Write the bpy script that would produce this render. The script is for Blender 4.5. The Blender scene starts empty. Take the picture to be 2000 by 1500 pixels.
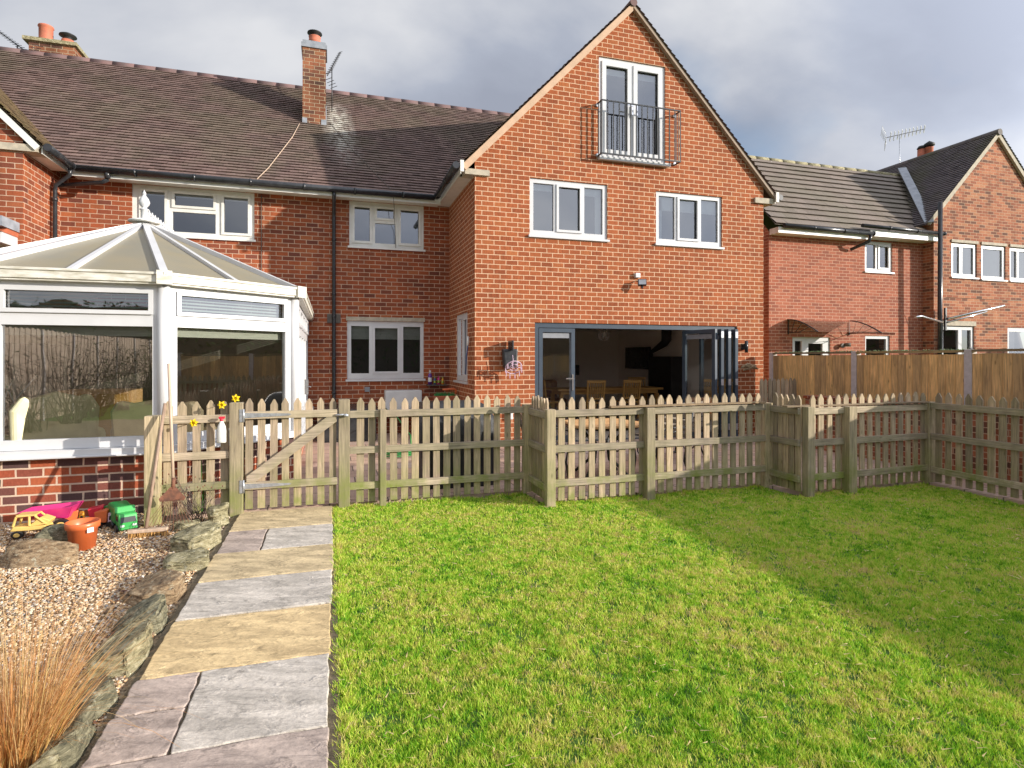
import bpy, math, random
import numpy as np
from mathutils import Vector, Matrix
from mathutils.geometry import tessellate_polygon
random.seed(7); RNG = np.random.default_rng(11)
S = bpy.context.scene; COL = S.collection
R = math.radians

# ------------------------------------------------------------------ camera, world, sun, exposure
cam = bpy.data.objects.new('camera', bpy.data.cameras.new('camera')); COL.objects.link(cam); S.camera = cam
cam.location = (0, 0, 1.6); cam.rotation_euler = (R(90), 0, R(-17.34))
cam.data.sensor_width = 36; cam.data.lens = 20.52; cam.data.shift_y = -0.025
cam.data.clip_start = 0.05; cam.data.clip_end = 2000
S.render.resolution_x = 1024; S.render.resolution_y = 768
S.view_settings.view_transform = 'Standard'; S.view_settings.look = 'None'
S.view_settings.exposure = 0.47; S.view_settings.gamma = 1
SUN_EL, SUN_AZ = 14.8, 122.8
W = bpy.data.worlds.new('World'); S.world = W; W.use_nodes = True
def world():
    t = W.node_tree; N = t.nodes; L = t.links; N.clear()
    out = N.new('ShaderNodeOutputWorld'); mix = N.new('ShaderNodeMixShader')
    sky = N.new('ShaderNodeTexSky'); sky.sky_type = 'NISHITA'; sky.sun_disc = False
    sky.sun_elevation = R(SUN_EL); sky.sun_rotation = R(SUN_AZ); sky.air_density = 1.0; sky.dust_density = 0.6; sky.ozone_density = 2.0
    b1 = N.new('ShaderNodeBackground'); b1.inputs[1].default_value = 0.14; L.new(sky.outputs[0], b1.inputs[0])
    tc = N.new('ShaderNodeTexCoord'); sx = N.new('ShaderNodeSeparateXYZ'); L.new(tc.outputs['Generated'], sx.inputs[0])
    def m(op, a, b=None, clamp=False):
        n = N.new('ShaderNodeMath'); n.operation = op; n.use_clamp = clamp
        for i, v in enumerate((a, b)):
            if v is None: continue
            if isinstance(v, (int, float)): n.inputs[i].default_value = v
            else: L.new(v, n.inputs[i])
        return n.outputs[0]
    z = m('ADD', m('MAXIMUM', sx.outputs[2], 0.0), 0.55)
    cx = N.new('ShaderNodeCombineXYZ'); L.new(m('DIVIDE', sx.outputs[0], z), cx.inputs[0]); L.new(m('DIVIDE', sx.outputs[1], z), cx.inputs[1])
    mp = N.new('ShaderNodeMapping'); mp.inputs['Location'].default_value = (3.1, 0.35, 0); mp.inputs['Scale'].default_value = (1.3, 1.7, 1); L.new(cx.outputs[0], mp.inputs[0])
    n1 = N.new('ShaderNodeTexNoise'); n1.inputs['Scale'].default_value = 1.15; n1.inputs['Detail'].default_value = 9; n1.inputs['Roughness'].default_value = 0.5; n1.inputs['Distortion'].default_value = 0.25
    n2 = N.new('ShaderNodeTexNoise'); n2.inputs['Scale'].default_value = 0.75; n2.inputs['Detail'].default_value = 7; n2.inputs['Roughness'].default_value = 0.45
    L.new(mp.outputs[0], n1.inputs[0]); L.new(mp.outputs[0], n2.inputs[0])
    # cloud brightness
    rp = N.new('ShaderNodeValToRGB'); e = rp.color_ramp.elements
    e[0].position = 0.38; e[0].color = (0.33, 0.36, 0.44, 1); e[1].position = 0.63; e[1].color = (0.70, 0.71, 0.74, 1)
    x = e.new(0.46); x.color = (0.40, 0.435, 0.52, 1)
    L.new(n1.outputs[0], rp.inputs[0])
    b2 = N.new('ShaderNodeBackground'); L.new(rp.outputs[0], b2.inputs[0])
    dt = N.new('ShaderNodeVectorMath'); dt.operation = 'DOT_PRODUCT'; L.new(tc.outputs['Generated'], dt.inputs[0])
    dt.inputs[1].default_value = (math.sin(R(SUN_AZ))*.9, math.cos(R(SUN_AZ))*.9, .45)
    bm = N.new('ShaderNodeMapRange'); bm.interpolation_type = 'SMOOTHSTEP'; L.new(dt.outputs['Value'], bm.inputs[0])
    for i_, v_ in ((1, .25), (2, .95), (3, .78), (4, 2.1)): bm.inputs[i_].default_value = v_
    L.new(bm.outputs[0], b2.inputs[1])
    # gaps of blue: thinner towards +X (to the right of the house)
    g = m('ADD', n2.outputs[0], m('MULTIPLY', m('MULTIPLY', sx.outputs[0], m('MULTIPLY', sx.outputs[1], 2.5, True)), -0.19))
    f = N.new('ShaderNodeMapRange'); f.inputs['From Min'].default_value = 0.27; f.inputs['From Max'].default_value = 0.36; L.new(g, f.inputs[0])
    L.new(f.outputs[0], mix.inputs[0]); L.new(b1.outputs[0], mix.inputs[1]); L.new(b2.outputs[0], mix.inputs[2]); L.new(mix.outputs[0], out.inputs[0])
world()
sd = bpy.data.lights.new('sun', 'SUN'); sd.energy = 4.6; sd.angle = R(0.5); sd.color = (1.0, 0.93, 0.82)
so = bpy.data.objects.new('sun', sd); COL.objects.link(so)
_d = Vector((math.sin(R(SUN_AZ)) * math.cos(R(SUN_EL)), math.cos(R(SUN_AZ)) * math.cos(R(SUN_EL)), math.sin(R(SUN_EL))))
so.rotation_euler = _d.to_track_quat('Z', 'Y').to_euler(); so.location = _d * 60

# ------------------------------------------------------------------ helpers
def tag(o, label=None, cat=None, group=None, kind=None):
    if label: o['label'] = label
    if cat: o['category'] = cat
    if group: o['group'] = group
    if kind: o['kind'] = kind
    return o
def empty(name, loc, label=None, cat=None, group=None, kind=None):
    o = bpy.data.objects.new(name, None); COL.objects.link(o); o.location = loc; o.empty_display_size = 0.1
    return tag(o, label, cat, group, kind)
def rootloc(o):
    v = Vector((0, 0, 0))
    while o is not None: v += o.location; o = o.parent
    return v
def V(*a): return Vector(a if len(a) > 1 else a[0])
class MB:
    def __init__(s): s.v = []; s.f = []; s.r = []; s.sm = []
    def add(s, vs, fs, rnd=None, smooth=False):
        b = len(s.v); s.v += [tuple(p) for p in vs]
        for f in fs: s.f.append(tuple(i + b for i in f)); s.r.append(random.random() if rnd is None else rnd); s.sm.append(smooth)
        return s
    def box(s, x0, x1, y0, y1, z0, z1, rnd=None):
        if rnd is None: rnd = random.random()
        return s.add([(x0,y0,z0),(x1,y0,z0),(x1,y1,z0),(x0,y1,z0),(x0,y0,z1),(x1,y0,z1),(x1,y1,z1),(x0,y1,z1)],
            [(0,3,2,1),(4,5,6,7),(0,1,5,4),(1,2,6,5),(2,3,7,6),(3,0,4,7)], rnd)
    def obox(s, c, a, b, d, rnd=None):      # centre and three half-axis vectors
        if rnd is None: rnd = random.random()
        c, a, b, d = map(Vector, (c, a, b, d))
        if a.cross(b).dot(d) < 0: a = -a
        P = [c+i*a+j*b+k*d for k in (-1,1) for j, i in ((-1,-1),(-1,1),(1,1),(1,-1))]
        return s.add(P, [(0,3,2,1),(4,5,6,7),(0,1,5,4),(1,2,6,5),(2,3,7,6),(3,0,4,7)], rnd)
    def bar(s, p, q, w, h, up=(0,0,1), rnd=None):
        p, q, up = Vector(p), Vector(q), Vector(up); d = (q-p); l = d.length; d.normalize()
        if abs(d.dot(up)) > .98: up = Vector((0,1,0))
        x = d.cross(up).normalized(); y = x.cross(d)
        return s.obox((p+q)/2, d*l/2, x*w/2, y*h/2, rnd)
    def tube(s, pts, r, n=8, rnd=None, cap=True):
        if rnd is None: rnd = random.random()
        pts = [Vector(p) for p in pts]; rr = r if isinstance(r, (list, tuple)) else [r]*len(pts)
        vs = []; prev = None
        for i, p in enumerate(pts):
            d = (pts[min(i+1, len(pts)-1)] - pts[max(i-1, 0)]).normalized()
            if prev is None:
                a = Vector((0,0,1)) if abs(d.z) < .9 else Vector((1,0,0)); x = d.cross(a).normalized()
            else:
                x = prev - d*prev.dot(d); x = x.normalized() if x.length > 1e-5 else d.orthogonal().normalized()
            prev = x; y = d.cross(x)
            for k in range(n):
                t = 2*math.pi*k/n; vs.append(p + (x*math.cos(t)+y*math.sin(t))*rr[i])
        fs = []
        for i in range(len(pts)-1):
            for k in range(n):
                k2 = (k+1) % n; fs.append((i*n+k, i*n+k2, (i+1)*n+k2, (i+1)*n+k))
        s.add(vs, fs, rnd, True)
        if cap:
            b = len(s.v) - len(vs)
            s.f.append(tuple(b+k for k in reversed(range(n)))); s.r.append(rnd); s.sm.append(False)
            s.f.append(tuple(b+(len(pts)-1)*n+k for k in range(n))); s.r.append(rnd); s.sm.append(False)
        return s
    def lathe(s, prof, c=(0,0,0), n=20, rnd=.5, sc=(1,1)):
        c = Vector(c); vs = []; fs = []
        for r_, z in prof:
            for k in range(n):
                t = 2*math.pi*k/n; vs.append(c + Vector((r_*math.cos(t)*sc[0], r_*math.sin(t)*sc[1], z)))
        for i in range(len(prof)-1):
            for k in range(n):
                k2 = (k+1) % n; fs.append((i*n+k, i*n+k2, (i+1)*n+k2, (i+1)*n+k))
        return s.add(vs, fs, rnd, True)
    def prism(s, pts, d, rnd=None):         # planar outline, extruded by d, closed
        if rnd is None: rnd = random.random()
        pts = [Vector(p) for p in pts]; d = Vector(d); n = len(pts)
        nm = Vector((0,0,0))
        for i in range(n): nm += pts[i].cross(pts[(i+1) % n])
        if nm.dot(d) > 0: pts.reverse()
        vs = pts + [p+d for p in pts]
        fs = [tuple(range(n)), tuple(reversed(range(n, 2*n)))] + [(i, n+i, n+(i+1) % n, (i+1) % n) for i in range(n)]
        return s.add(vs, fs, rnd)
    def build(s, name, mat, parent=None, loc=None, bevel=0, local=False, seg=2, sub=0):
        off = Vector(loc) if loc is not None else (rootloc(parent) if (parent and not local) else Vector((0,0,0)))
        me = bpy.data.meshes.new(name); vs = np.array(s.v, dtype=float).reshape(-1, 3)
        P = vs - np.array(off); me.from_pydata(P.tolist(), [], s.f)
        at = me.attributes.new('rnd', 'FLOAT', 'FACE'); at.data.foreach_set('value', s.r)
        me.polygons.foreach_set('use_smooth', s.sm)
        uv = me.uv_layers.new(name='UVMap'); out = np.zeros((len(me.loops), 2))
        me.update(); k = 0
        for p in me.polygons:
            n = p.normal
            if abs(n.z) > .72: cs = [(vs[i][0], vs[i][1]) for i in p.vertices]
            else:
                t = Vector((-n.y, n.x, 0)).normalized()
                if (abs(t.x) > .3 and t.x < 0) or (abs(t.x) <= .3 and t.y < 0): t = -t
                cs = [(vs[i][0]*t.x + vs[i][1]*t.y, vs[i][2]) for i in p.vertices]
            for c in cs: out[k] = c; k += 1
        uv.data.foreach_set('uv', out.ravel())
        me.materials.append(mat)
        o = bpy.data.objects.new(name, me); COL.objects.link(o)
        if parent: o.parent = parent
        elif loc is not None: o.location = off
        if bevel:
            b = o.modifiers.new('bevel', 'BEVEL'); b.width = bevel; b.segments = seg; b.limit_method = 'ANGLE'; b.angle_limit = R(40)
        if sub:
            b = o.modifiers.new('sub', 'SUBSURF'); b.levels = b.render_levels = sub
        return o
def np_mesh(name, verts, faces, rnd, mat, smooth=False, parent=None):
    me = bpy.data.meshes.new(name); nv = len(verts); nf, k = faces.shape
    me.vertices.add(nv); me.vertices.foreach_set('co', verts.astype(np.float32).ravel())
    me.loops.add(nf*k); me.loops.foreach_set('vertex_index', faces.astype(np.int32).ravel())
    me.polygons.add(nf); me.polygons.foreach_set('loop_start', np.arange(0, nf*k, k, dtype=np.int32)); me.polygons.foreach_set('loop_total', np.full(nf, k, dtype=np.int32))
    me.update(calc_edges=True); at = me.attributes.new('rnd', 'FLOAT', 'FACE'); at.data.foreach_set('value', rnd.astype(np.float32))
    if smooth: me.polygons.foreach_set('use_smooth', np.ones(nf, dtype=bool))
    me.materials.append(mat); o = bpy.data.objects.new(name, me); COL.objects.link(o)
    if parent: o.parent = parent
    return o
def wall(mb, o, ux, n, outline, holes=(), depth=.1, rnd=.5):   # upright sheet with openings; (a,b): a along ux, b upward; reveals go inwards
    o, ux, n = Vector(o), Vector(ux), Vector(n); P = lambda a, b, d=0: o + ux*a + Vector((0,0,b)) - n*d
    loops = [[P(*q) for q in outline]] + [[P(x0,z0), P(x1,z0), P(x1,z1), P(x0,z1)] for x0,z0,x1,z1 in holes]
    flat = [p for l in loops for p in l]; tris = []
    for t in tessellate_polygon(loops):
        a, b, c = (flat[i] for i in t)
        tris.append(t if (b-a).cross(c-a).dot(n) > 0 else (t[0], t[2], t[1]))
    mb.add(flat, tris, rnd)
    for x0,z0,x1,z1 in holes:
        q = [(x0,z0),(x1,z0),(x1,z1),(x0,z1)]
        for i in range(4):
            a, b = q[i], q[(i+1) % 4]; f = [P(*a), P(*b), P(*b, depth), P(*a, depth)]
            mb.add(f, [(0,1,2,3)] , rnd)
    return mb

# ------------------------------------------------------------------ materials
def M(name, build):
    m = bpy.data.materials.new(name); m.use_nodes = True; t = m.node_tree; t.nodes.clear()
    out = t.nodes.new('ShaderNodeOutputMaterial'); k = NK(t); sh = build(k); t.links.new(sh, out.inputs[0]); return m
class NK:
    def __init__(s, t): s.t = t; s.N = t.nodes; s.L = t.links
    def set(s, sock, v):
        if hasattr(v, 'is_output') or isinstance(v, bpy.types.NodeSocket): s.L.new(v, sock)
        elif isinstance(v, (tuple, list)) and len(v) == 3 and sock.type == 'RGBA': sock.default_value = (*v, 1)
        else: sock.default_value = v
    def coord(s, w): return s.N.new('ShaderNodeTexCoord').outputs[w]
    def pos(s): return s.N.new('ShaderNodeNewGeometry').outputs['Position']
    def map(s, v, sc=(1,1,1), loc=(0,0,0), rot=(0,0,0)):
        n = s.N.new('ShaderNodeMapping'); s.L.new(v, n.inputs[0]); n.inputs['Scale'].default_value = sc; n.inputs['Location'].default_value = loc; n.inputs['Rotation'].default_value = rot; return n.outputs[0]
    def noise(s, v, sc, det=4, rough=.55, dist=0):
        n = s.N.new('ShaderNodeTexNoise'); s.L.new(v, n.inputs[0]); n.inputs['Scale'].default_value = sc; n.inputs['Detail'].default_value = det; n.inputs['Roughness'].default_value = rough; n.inputs['Distortion'].default_value = dist; return n.outputs[0]
    def vor(s, v, sc, out='Distance', feat='F1'):
        n = s.N.new('ShaderNodeTexVoronoi'); n.feature = feat; s.L.new(v, n.inputs[0]); n.inputs['Scale'].default_value = sc; return n.outputs[out]
    def attr(s, a='rnd'):
        n = s.N.new('ShaderNodeAttribute'); n.attribute_name = a; return n.outputs['Fac']
    def ramp(s, f, stops, interp='LINEAR'):
        n = s.N.new('ShaderNodeValToRGB'); e = n.color_ramp.elements; n.color_ramp.interpolation = interp; s.set(n.inputs[0], f)
        while len(e) > 1: e.remove(e[-1])
        for i, (p, c) in enumerate(stops):
            c = (c, c, c) if isinstance(c, (int, float)) else c
            x = e[0] if i == 0 else e.new(p); x.position = p; x.color = (*c, 1)
        return n.outputs[0]
    def mix(s, f, a, b, mode='MIX'):
        n = s.N.new('ShaderNodeMix'); n.data_type = 'RGBA'; n.blend_type = mode; s.set(n.inputs[0], f); s.set(n.inputs[6], a); s.set(n.inputs[7], b); return n.outputs[2]
    def math(s, op, a, b=0.0, clamp=False):
        n = s.N.new('ShaderNodeMath'); n.operation = op; n.use_clamp = clamp; s.set(n.inputs[0], a); s.set(n.inputs[1], b); return n.outputs[0]
    def mr(s, v, a, b, c=0., d=1.):
        n = s.N.new('ShaderNodeMapRange'); s.set(n.inputs[0], v); n.inputs[1].default_value = a; n.inputs[2].default_value = b; n.inputs[3].default_value = c; n.inputs[4].default_value = d; return n.outputs[0]
    def sep(s, v):
        n = s.N.new('ShaderNodeSeparateXYZ'); s.L.new(v, n.inputs[0]); return n.outputs
    def bump(s, h, st=.3, d=.01):
        n = s.N.new('ShaderNodeBump'); n.inputs['Strength'].default_value = st; n.inputs['Distance'].default_value = d; s.L.new(h, n.inputs['Height']); return n.outputs[0]
    def bsdf(s, col, rough=.7, nrm=None, metal=0., spec=.5, **kw):
        n = s.N.new('ShaderNodeBsdfPrincipled'); s.set(n.inputs['Base Color'], col); s.set(n.inputs['Roughness'], rough); s.set(n.inputs['Metallic'], metal); s.set(n.inputs['Specular IOR Level'], spec)
        if nrm is not None: s.L.new(nrm, n.inputs['Normal'])
        for k, v in kw.items(): s.set(n.inputs[k.replace('_', ' ')], v)
        return n.outputs[0]
    def msh(s, f, a, b):
        n = s.N.new('ShaderNodeMixShader'); s.set(n.inputs[0], f); s.L.new(a, n.inputs[1]); s.L.new(b, n.inputs[2]); return n.outputs[0]
def simple(name, c1, c2=None, sc=12, rough=.6, bump=.15, bd=.004, metal=0., rv=.0, spec=.5, stretch=(1,1,1)):
    c2 = c2 or tuple(x*.8 for x in c1)
    def f(k):
        v = k.map(k.coord('Object'), stretch); n = k.noise(v, sc, 5)
        col = k.mix(k.ramp(n, [(.35, 0.), (.65, 1.)]), c1, c2)
        if rv: col = k.mix(1., col, k.ramp(k.attr(), [(0, 1-rv), (1, 1+rv)]), 'MULTIPLY')
        return k.bsdf(col, rough, k.bump(k.noise(v, sc*4, 3), bump, bd), metal, spec)
    return M(name, f)
def brick(name, stops, mortar, bw=.225, rh=.0865, ms=.0065, stain=.25, streak=0., bumpd=.006):
    def f(k):
        uv = k.coord('UV'); wob = k.noise(uv, 9, 2)
        w2 = k.N.new('ShaderNodeVectorMath'); w2.operation = 'MULTIPLY_ADD'
        cmb = k.N.new('ShaderNodeCombineXYZ'); k.set(cmb.inputs[0], k.math('SUBTRACT', wob, .5)); k.set(cmb.inputs[1], k.math('SUBTRACT', k.noise(k.map(uv, loc=(5,3,0)), 7, 2), .5))
        k.L.new(cmb.outputs[0], w2.inputs[0]); w2.inputs[1].default_value = (.012, .009, 0); k.L.new(uv, w2.inputs[2])
        b = k.N.new('ShaderNodeTexBrick'); k.L.new(w2.outputs[0], b.inputs[0]); b.inputs['Color1'].default_value = (0,0,0,1); b.inputs['Color2'].default_value = (1,1,1,1); b.inputs['Mortar'].default_value = (.5,.5,.5,1)
        b.inputs['Scale'].default_value = 1; b.inputs['Mortar Size'].default_value = ms; b.inputs['Mortar Smooth'].default_value = .12; b.inputs['Brick Width'].default_value = bw; b.inputs['Row Height'].default_value = rh
        c = k.ramp(b.outputs[0], stops)
        fine = k.noise(k.map(uv, (55, 38, 1)), 1, 4); c = k.mix(.55, c, k.ramp(fine, [(.25, .62), (.75, 1.3)]), 'MULTIPLY')
        if streak:
            st = k.noise(k.map(uv, (70, 6, 1)), 1, 3); c = k.mix(streak, c, k.ramp(st, [(.35, .5), (.6, 1.15)]), 'MULTIPLY')
        big = k.noise(uv, 1.1, 4); c = k.mix(stain, c, k.ramp(big, [(.3, .6), (.7, 1.25)]), 'MULTIPLY')
        mc = k.mix(k.noise(uv, 14, 4), tuple(x*.8 for x in mortar), tuple(x*1.12 for x in mortar))
        col = k.mix(b.outputs['Fac'], c, mc)
        ws = k.noise(k.map(uv, (2.2, .35, 1), (7,2,0)), 1.6, 4, .6); col = k.mix(stain, col, k.ramp(ws, [(.36,.72),(.52,1.05),(.7,1.12)]), 'MULTIPLY')
        eff = k.ramp(k.noise(k.map(uv, (1.6, 3.0, 1), (3,1,0)), 1.5, 6, .7), [(.66, 0.), (.78, .35)]); col = k.mix(eff, col, (.62,.50,.42))
        h = k.math('ADD', k.math('MULTIPLY', k.math('SUBTRACT', 1., b.outputs['Fac']), 1.), k.math('MULTIPLY', fine, .35))
        return k.bsdf(col, .88, k.bump(h, .75, bumpd), spec=.25)
    return M(name, f)
mat = {}
mat['brick_ext'] = brick('orange rustic brick', [(0,(.27,.074,.029)),(.3,(.335,.094,.035)),(.6,(.37,.109,.040)),(.85,(.31,.086,.033)),(1,(.40,.132,.048))], (.68,.46,.30), streak=.5, ms=.0072)
mat['brick_old'] = brick('weathered red brick', [(0,(.16,.052,.034)),(.22,(.28,.074,.034)),(.55,(.35,.092,.036)),(.8,(.23,.066,.034)),(1,(.40,.125,.05))], (.55,.38,.27), stain=.45)
mat['brick_base'] = brick('mixed blue and red brick', [(0,(.085,.055,.055)),(.3,(.13,.065,.06)),(.45,(.26,.075,.05)),(.7,(.38,.09,.045)),(1,(.44,.12,.05))], (.66,.49,.37), ms=.009, stain=.3)
mat['brick_neigh'] = brick('pink brown brick', [(0,(.25,.085,.055)),(.5,(.33,.105,.06)),(1,(.39,.135,.08))], (.55,.34,.24), rh=.0793, stain=.2)
mat['brick_wing'] = brick('mottled buff red brick', [(0,(.13,.065,.045)),(.3,(.27,.092,.05)),(.6,(.36,.125,.065)),(1,(.43,.19,.10))], (.50,.33,.22), rh=.0793, stain=.5)
mat['brick_chim'] = brick('sooty chimney brick', [(0,(.11,.06,.045)),(.4,(.24,.085,.045)),(1,(.31,.13,.065))], (.42,.33,.22), stain=.9)
def tile_mat(name, cols, moss=(.16,.15,.06), mossamt=.5, lichen=True, rough=.75, lime=False):
    def f(k):
        p = k.pos(); c = k.ramp(k.attr(), [(i/(len(cols)-1), q) for i, q in enumerate(cols)])
        c = k.mix(.5, c, k.ramp(k.noise(p, 30, 4), [(.3,.6),(.7,1.3)]), 'MULTIPLY')
        c = k.mix(k.math('MULTIPLY', k.ramp(k.noise(p, .75, 5, .6), [(.46,0.),(.62,1.)]), mossamt), c, moss)
        if lichen: c = k.mix(k.ramp(k.noise(p, 3.1, 8, .75), [(.66,0.),(.74,.75)]), c, (.55,.53,.47))
        if lime:
            X, Y, _ = k.sep(p); m_ = k.math('SUBTRACT', 1., k.math('ABSOLUTE', k.math('DIVIDE', k.math('SUBTRACT', X, k.math('ADD', .17, k.math('MULTIPLY', k.math('SUBTRACT', 14.5, Y), .12))), .42)), True)
            m_ = k.math('MULTIPLY', m_, k.mr(Y, 12.6, 14.3, 0., 1.)); m_ = k.math('MULTIPLY', m_, k.mr(Y, 14.9, 15.5, 1., 0.)); m_ = k.math('MULTIPLY', k.math('MAXIMUM', m_, 0.), k.ramp(k.noise(k.map(p, (1.5,.6,1)), 5, 7, .75), [(.38,0.),(.62,1.5)]), True)
            c = k.mix(m_, c, (.62,.59,.52))
        return k.bsdf(c, rough, k.bump(k.noise(p, 60, 3), .4, .004), spec=.35)
    return M(name, f)
mat['tile'] = tile_mat('plum clay roof tile', [(.125,.084,.074),(.175,.112,.098),(.205,.135,.118),(.15,.10,.088),(.235,.158,.136)], (.15,.13,.085), .5, lime=True)
mat['tile_wing'] = tile_mat('mossy clay roof tile', [(.16,.12,.08),(.25,.18,.11),(.21,.17,.10)], (.17,.17,.05), .9)
mat['tile_conc'] = tile_mat('brown concrete roof tile', [(.17,.135,.11),(.22,.175,.145),(.19,.155,.13)], (.15,.14,.09), .35)
mat['tile_dark'] = tile_mat('dark slate coloured tile', [(.11,.092,.098),(.17,.14,.145),(.14,.12,.12)], (.12,.12,.05), .5)
mat['ridge'] = simple('plum ridge tile', (.17,.095,.09), (.12,.08,.075), 6, .8, rv=.12)
mat['upvc'] = simple('white plastic frame', (.64,.64,.65), (.58,.58,.59), 3, .3, .03, .001)
mat['upvc_old'] = simple('cream white plastic frame', (.78,.77,.73), (.68,.67,.62), 5, .4, .05, .002)
mat['gut_white'] = simple('weathered white plastic gutter', (.74,.72,.66), (.48,.45,.36), 7, .45, .1, .002, stretch=(1,1,4))
mat['black'] = simple('black gutter plastic', (.02,.021,.024), (.035,.036,.04), 9, .25, .05, .002)
mat['iron'] = simple('black painted iron', (.02,.022,.026), (.04,.042,.045), 20, .35, .1, .002)
mat['cloth_black'] = simple('black weatherproof cloth', (.012,.013,.016), (.025,.026,.03), 4, .6, .5, .02)
mat['anth'] = simple('anthracite aluminium', (.045,.062,.085), (.055,.075,.10), 5, .35, .03, .001)
mat['barge'] = simple('tan undercloak board', (.60,.40,.27), (.50,.34,.23), 6, .8, .2, .004)
mat['barge_dk'] = simple('brown grey undercloak board', (.36,.27,.20), (.30,.23,.17), 6, .8, .2, .004)
mat['stone'] = simple('grey cast stone', (.50,.43,.33), (.36,.32,.25), 12, .85, .4, .004)
mat['concrete'] = simple('pale concrete post', (.60,.55,.55), (.50,.46,.45), 14, .85, .4, .004)
mat['terra'] = simple('terracotta pot', (.50,.13,.06), (.38,.11,.055), 10, .65, .1, .002)
mat['lead'] = simple('lead flashing', (.34,.36,.40), (.22,.24,.27), 6, .5, .2, .004)
mat['galv'] = simple('galvanised steel', (.62,.64,.68), (.42,.44,.48), 25, .35, .1, .001, metal=.7)
mat['chrome'] = simple('bright steel', (.75,.75,.77), (.6,.6,.62), 10, .2, .02, .001, metal=.9)
mat['blind'] = simple('cream blind fabric', (.55,.53,.46), (.46,.45,.38), 4, .9, .3, .004, stretch=(1,1,18))
mat['slat'] = simple('grey green slat', (.27,.30,.27), (.22,.25,.23), 4, .6)
mat['net'] = simple('net curtain', (.42,.42,.40), (.34,.34,.33), 30, .8, .3, .004, stretch=(6,1,.2))
mat['blindw'] = simple('white blind', (.78,.78,.76), (.68,.68,.67), 4, .8, .1, .002)
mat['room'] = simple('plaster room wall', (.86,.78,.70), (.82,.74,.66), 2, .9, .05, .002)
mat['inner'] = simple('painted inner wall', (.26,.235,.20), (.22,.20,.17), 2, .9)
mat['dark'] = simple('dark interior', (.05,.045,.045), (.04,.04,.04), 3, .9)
mat['floor_in'] = simple('dark floor tile', (.46,.39,.32), (.40,.34,.28), 4, .5)
mat['oak'] = simple('honey oak', (.56,.31,.08), (.45,.24,.06), 5, .5, .1, .002, stretch=(1,1,5))
mat['pine'] = simple('orange pine board', (.72,.42,.19), (.60,.34,.14), 6, .55, .1, .002, stretch=(4,1,1))
mat['black_matt'] = simple('matt black metal', (.012,.012,.012), (.02,.02,.02), 5, .6)
mat['white_metal'] = simple('white enamel', (.72,.72,.72), (.62,.62,.62), 4, .4, .05)
mat['vent'] = simple('brown plastic vent', (.13,.105,.085), (.10,.085,.07), 8, .6)
mat['grey_pl'] = simple('grey plastic', (.25,.26,.28), (.20,.21,.23), 8, .5)
mat['clay'] = simple('red clay pot', (.55,.16,.085), (.40,.13,.08), 9, .7, .2)
mat['mortar_path'] = simple('sandy path mortar', (.20,.155,.095), (.10,.08,.05), 40, .95, .6, .008)
mat['bristle'] = simple('coir bristle', (.52,.29,.09), (.40,.21,.06), 90, .8, .6, .006, rv=.4)
mat['rust'] = simple('rusty iron', (.22,.09,.05), (.12,.055,.035), 30, .8, .5, .003)
mat['handle'] = simple('pale ash handle', (.58,.43,.32), (.42,.31,.22), 9, .6, .2, .002, stretch=(4,4,.5))
mat['handle_dk'] = simple('worn brown handle', (.40,.27,.19), (.26,.18,.13), 9, .6, .2, .002, stretch=(4,4,.5))
def plastic(n, c): mat[n] = simple(n, c, tuple(x*.8 for x in c), 6, .35, .04, .001)
for n, c in {'pink plastic':(.70,.04,.22),'yellow plastic':(.82,.56,.17),'orange plastic':(.66,.15,.045),'amber plastic':(.85,.38,.03),'green plastic':(.012,.26,.06),'light green plastic':(.06,.42,.10),'purple plastic':(.13,.035,.30),'magenta plastic':(.60,.03,.25),'lime plastic':(.30,.42,.06),'blue plastic':(.05,.12,.35),'white plastic':(.75,.76,.74),'red plastic':(.65,.03,.06),'tyre black':(.015,.015,.018),'lilac plastic':(.62,.45,.55),'petal yellow':(.85,.62,.01),'grey wood':(.20,.17,.14),'moss green fabric':(.26,.30,.13),'cream fabric':(.85,.80,.48),'sofa fabric':(.42,.33,.22),'burgundy leather':(.10,.02,.02),'hose green':(.03,.25,.06),'leaf green':(.07,.20,.04)}.items(): plastic(n, c)
def glass_mat(name, refl=.16, tint=(.80,.85,.84)):
    def f(k):
        tr = k.N.new('ShaderNodeBsdfTransparent'); tr.inputs[0].default_value = (*tint, 1)
        g = k.N.new('ShaderNodeBsdfGlossy'); g.inputs['Roughness'].default_value = .012; g.inputs[0].default_value = (.95,.97,1,1)
        g_n = k.bump(k.noise(k.coord('Object'), 1.7, 1), .06, .02); k.L.new(g_n, g.inputs['Normal'])
        fr = k.N.new('ShaderNodeFresnel'); fr.inputs[0].default_value = 1.5
        return k.msh(k.math('ADD', k.math('MULTIPLY', fr.outputs[0], 1.1), refl-.04, True), tr.outputs[0], g.outputs[0])
    return M(name, f)
mat['glass'] = glass_mat('window glass', .20, (.70,.74,.76))
mat['glass_c'] = glass_mat('conservatory glass', .25, (.84,.88,.85))
mat['glass_d'] = glass_mat('clear door glass', .16, (.85,.88,.88))
def poly(k):
    p = k.coord('Object'); c = k.mix(k.ramp(k.noise(p, 2.2, 5), [(.35,0.),(.65,1.)]), (.42,.36,.24), (.36,.33,.25))
    c = k.mix(k.ramp(k.noise(p, 1.3, 3), [(.5,0.),(.7,.7)]), c, (.42,.35,.20))
    a = k.bsdf(c, .35, k.bump(k.math('SINE', k.math('MULTIPLY', k.sep(p)[0], 260.)), .12, .003))
    t = k.N.new('ShaderNodeBsdfTranslucent'); k.L.new(c, t.inputs[0]); return k.msh(.30, a, t.outputs[0])
mat['poly'] = M('dirty polycarbonate sheet', poly)
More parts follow.
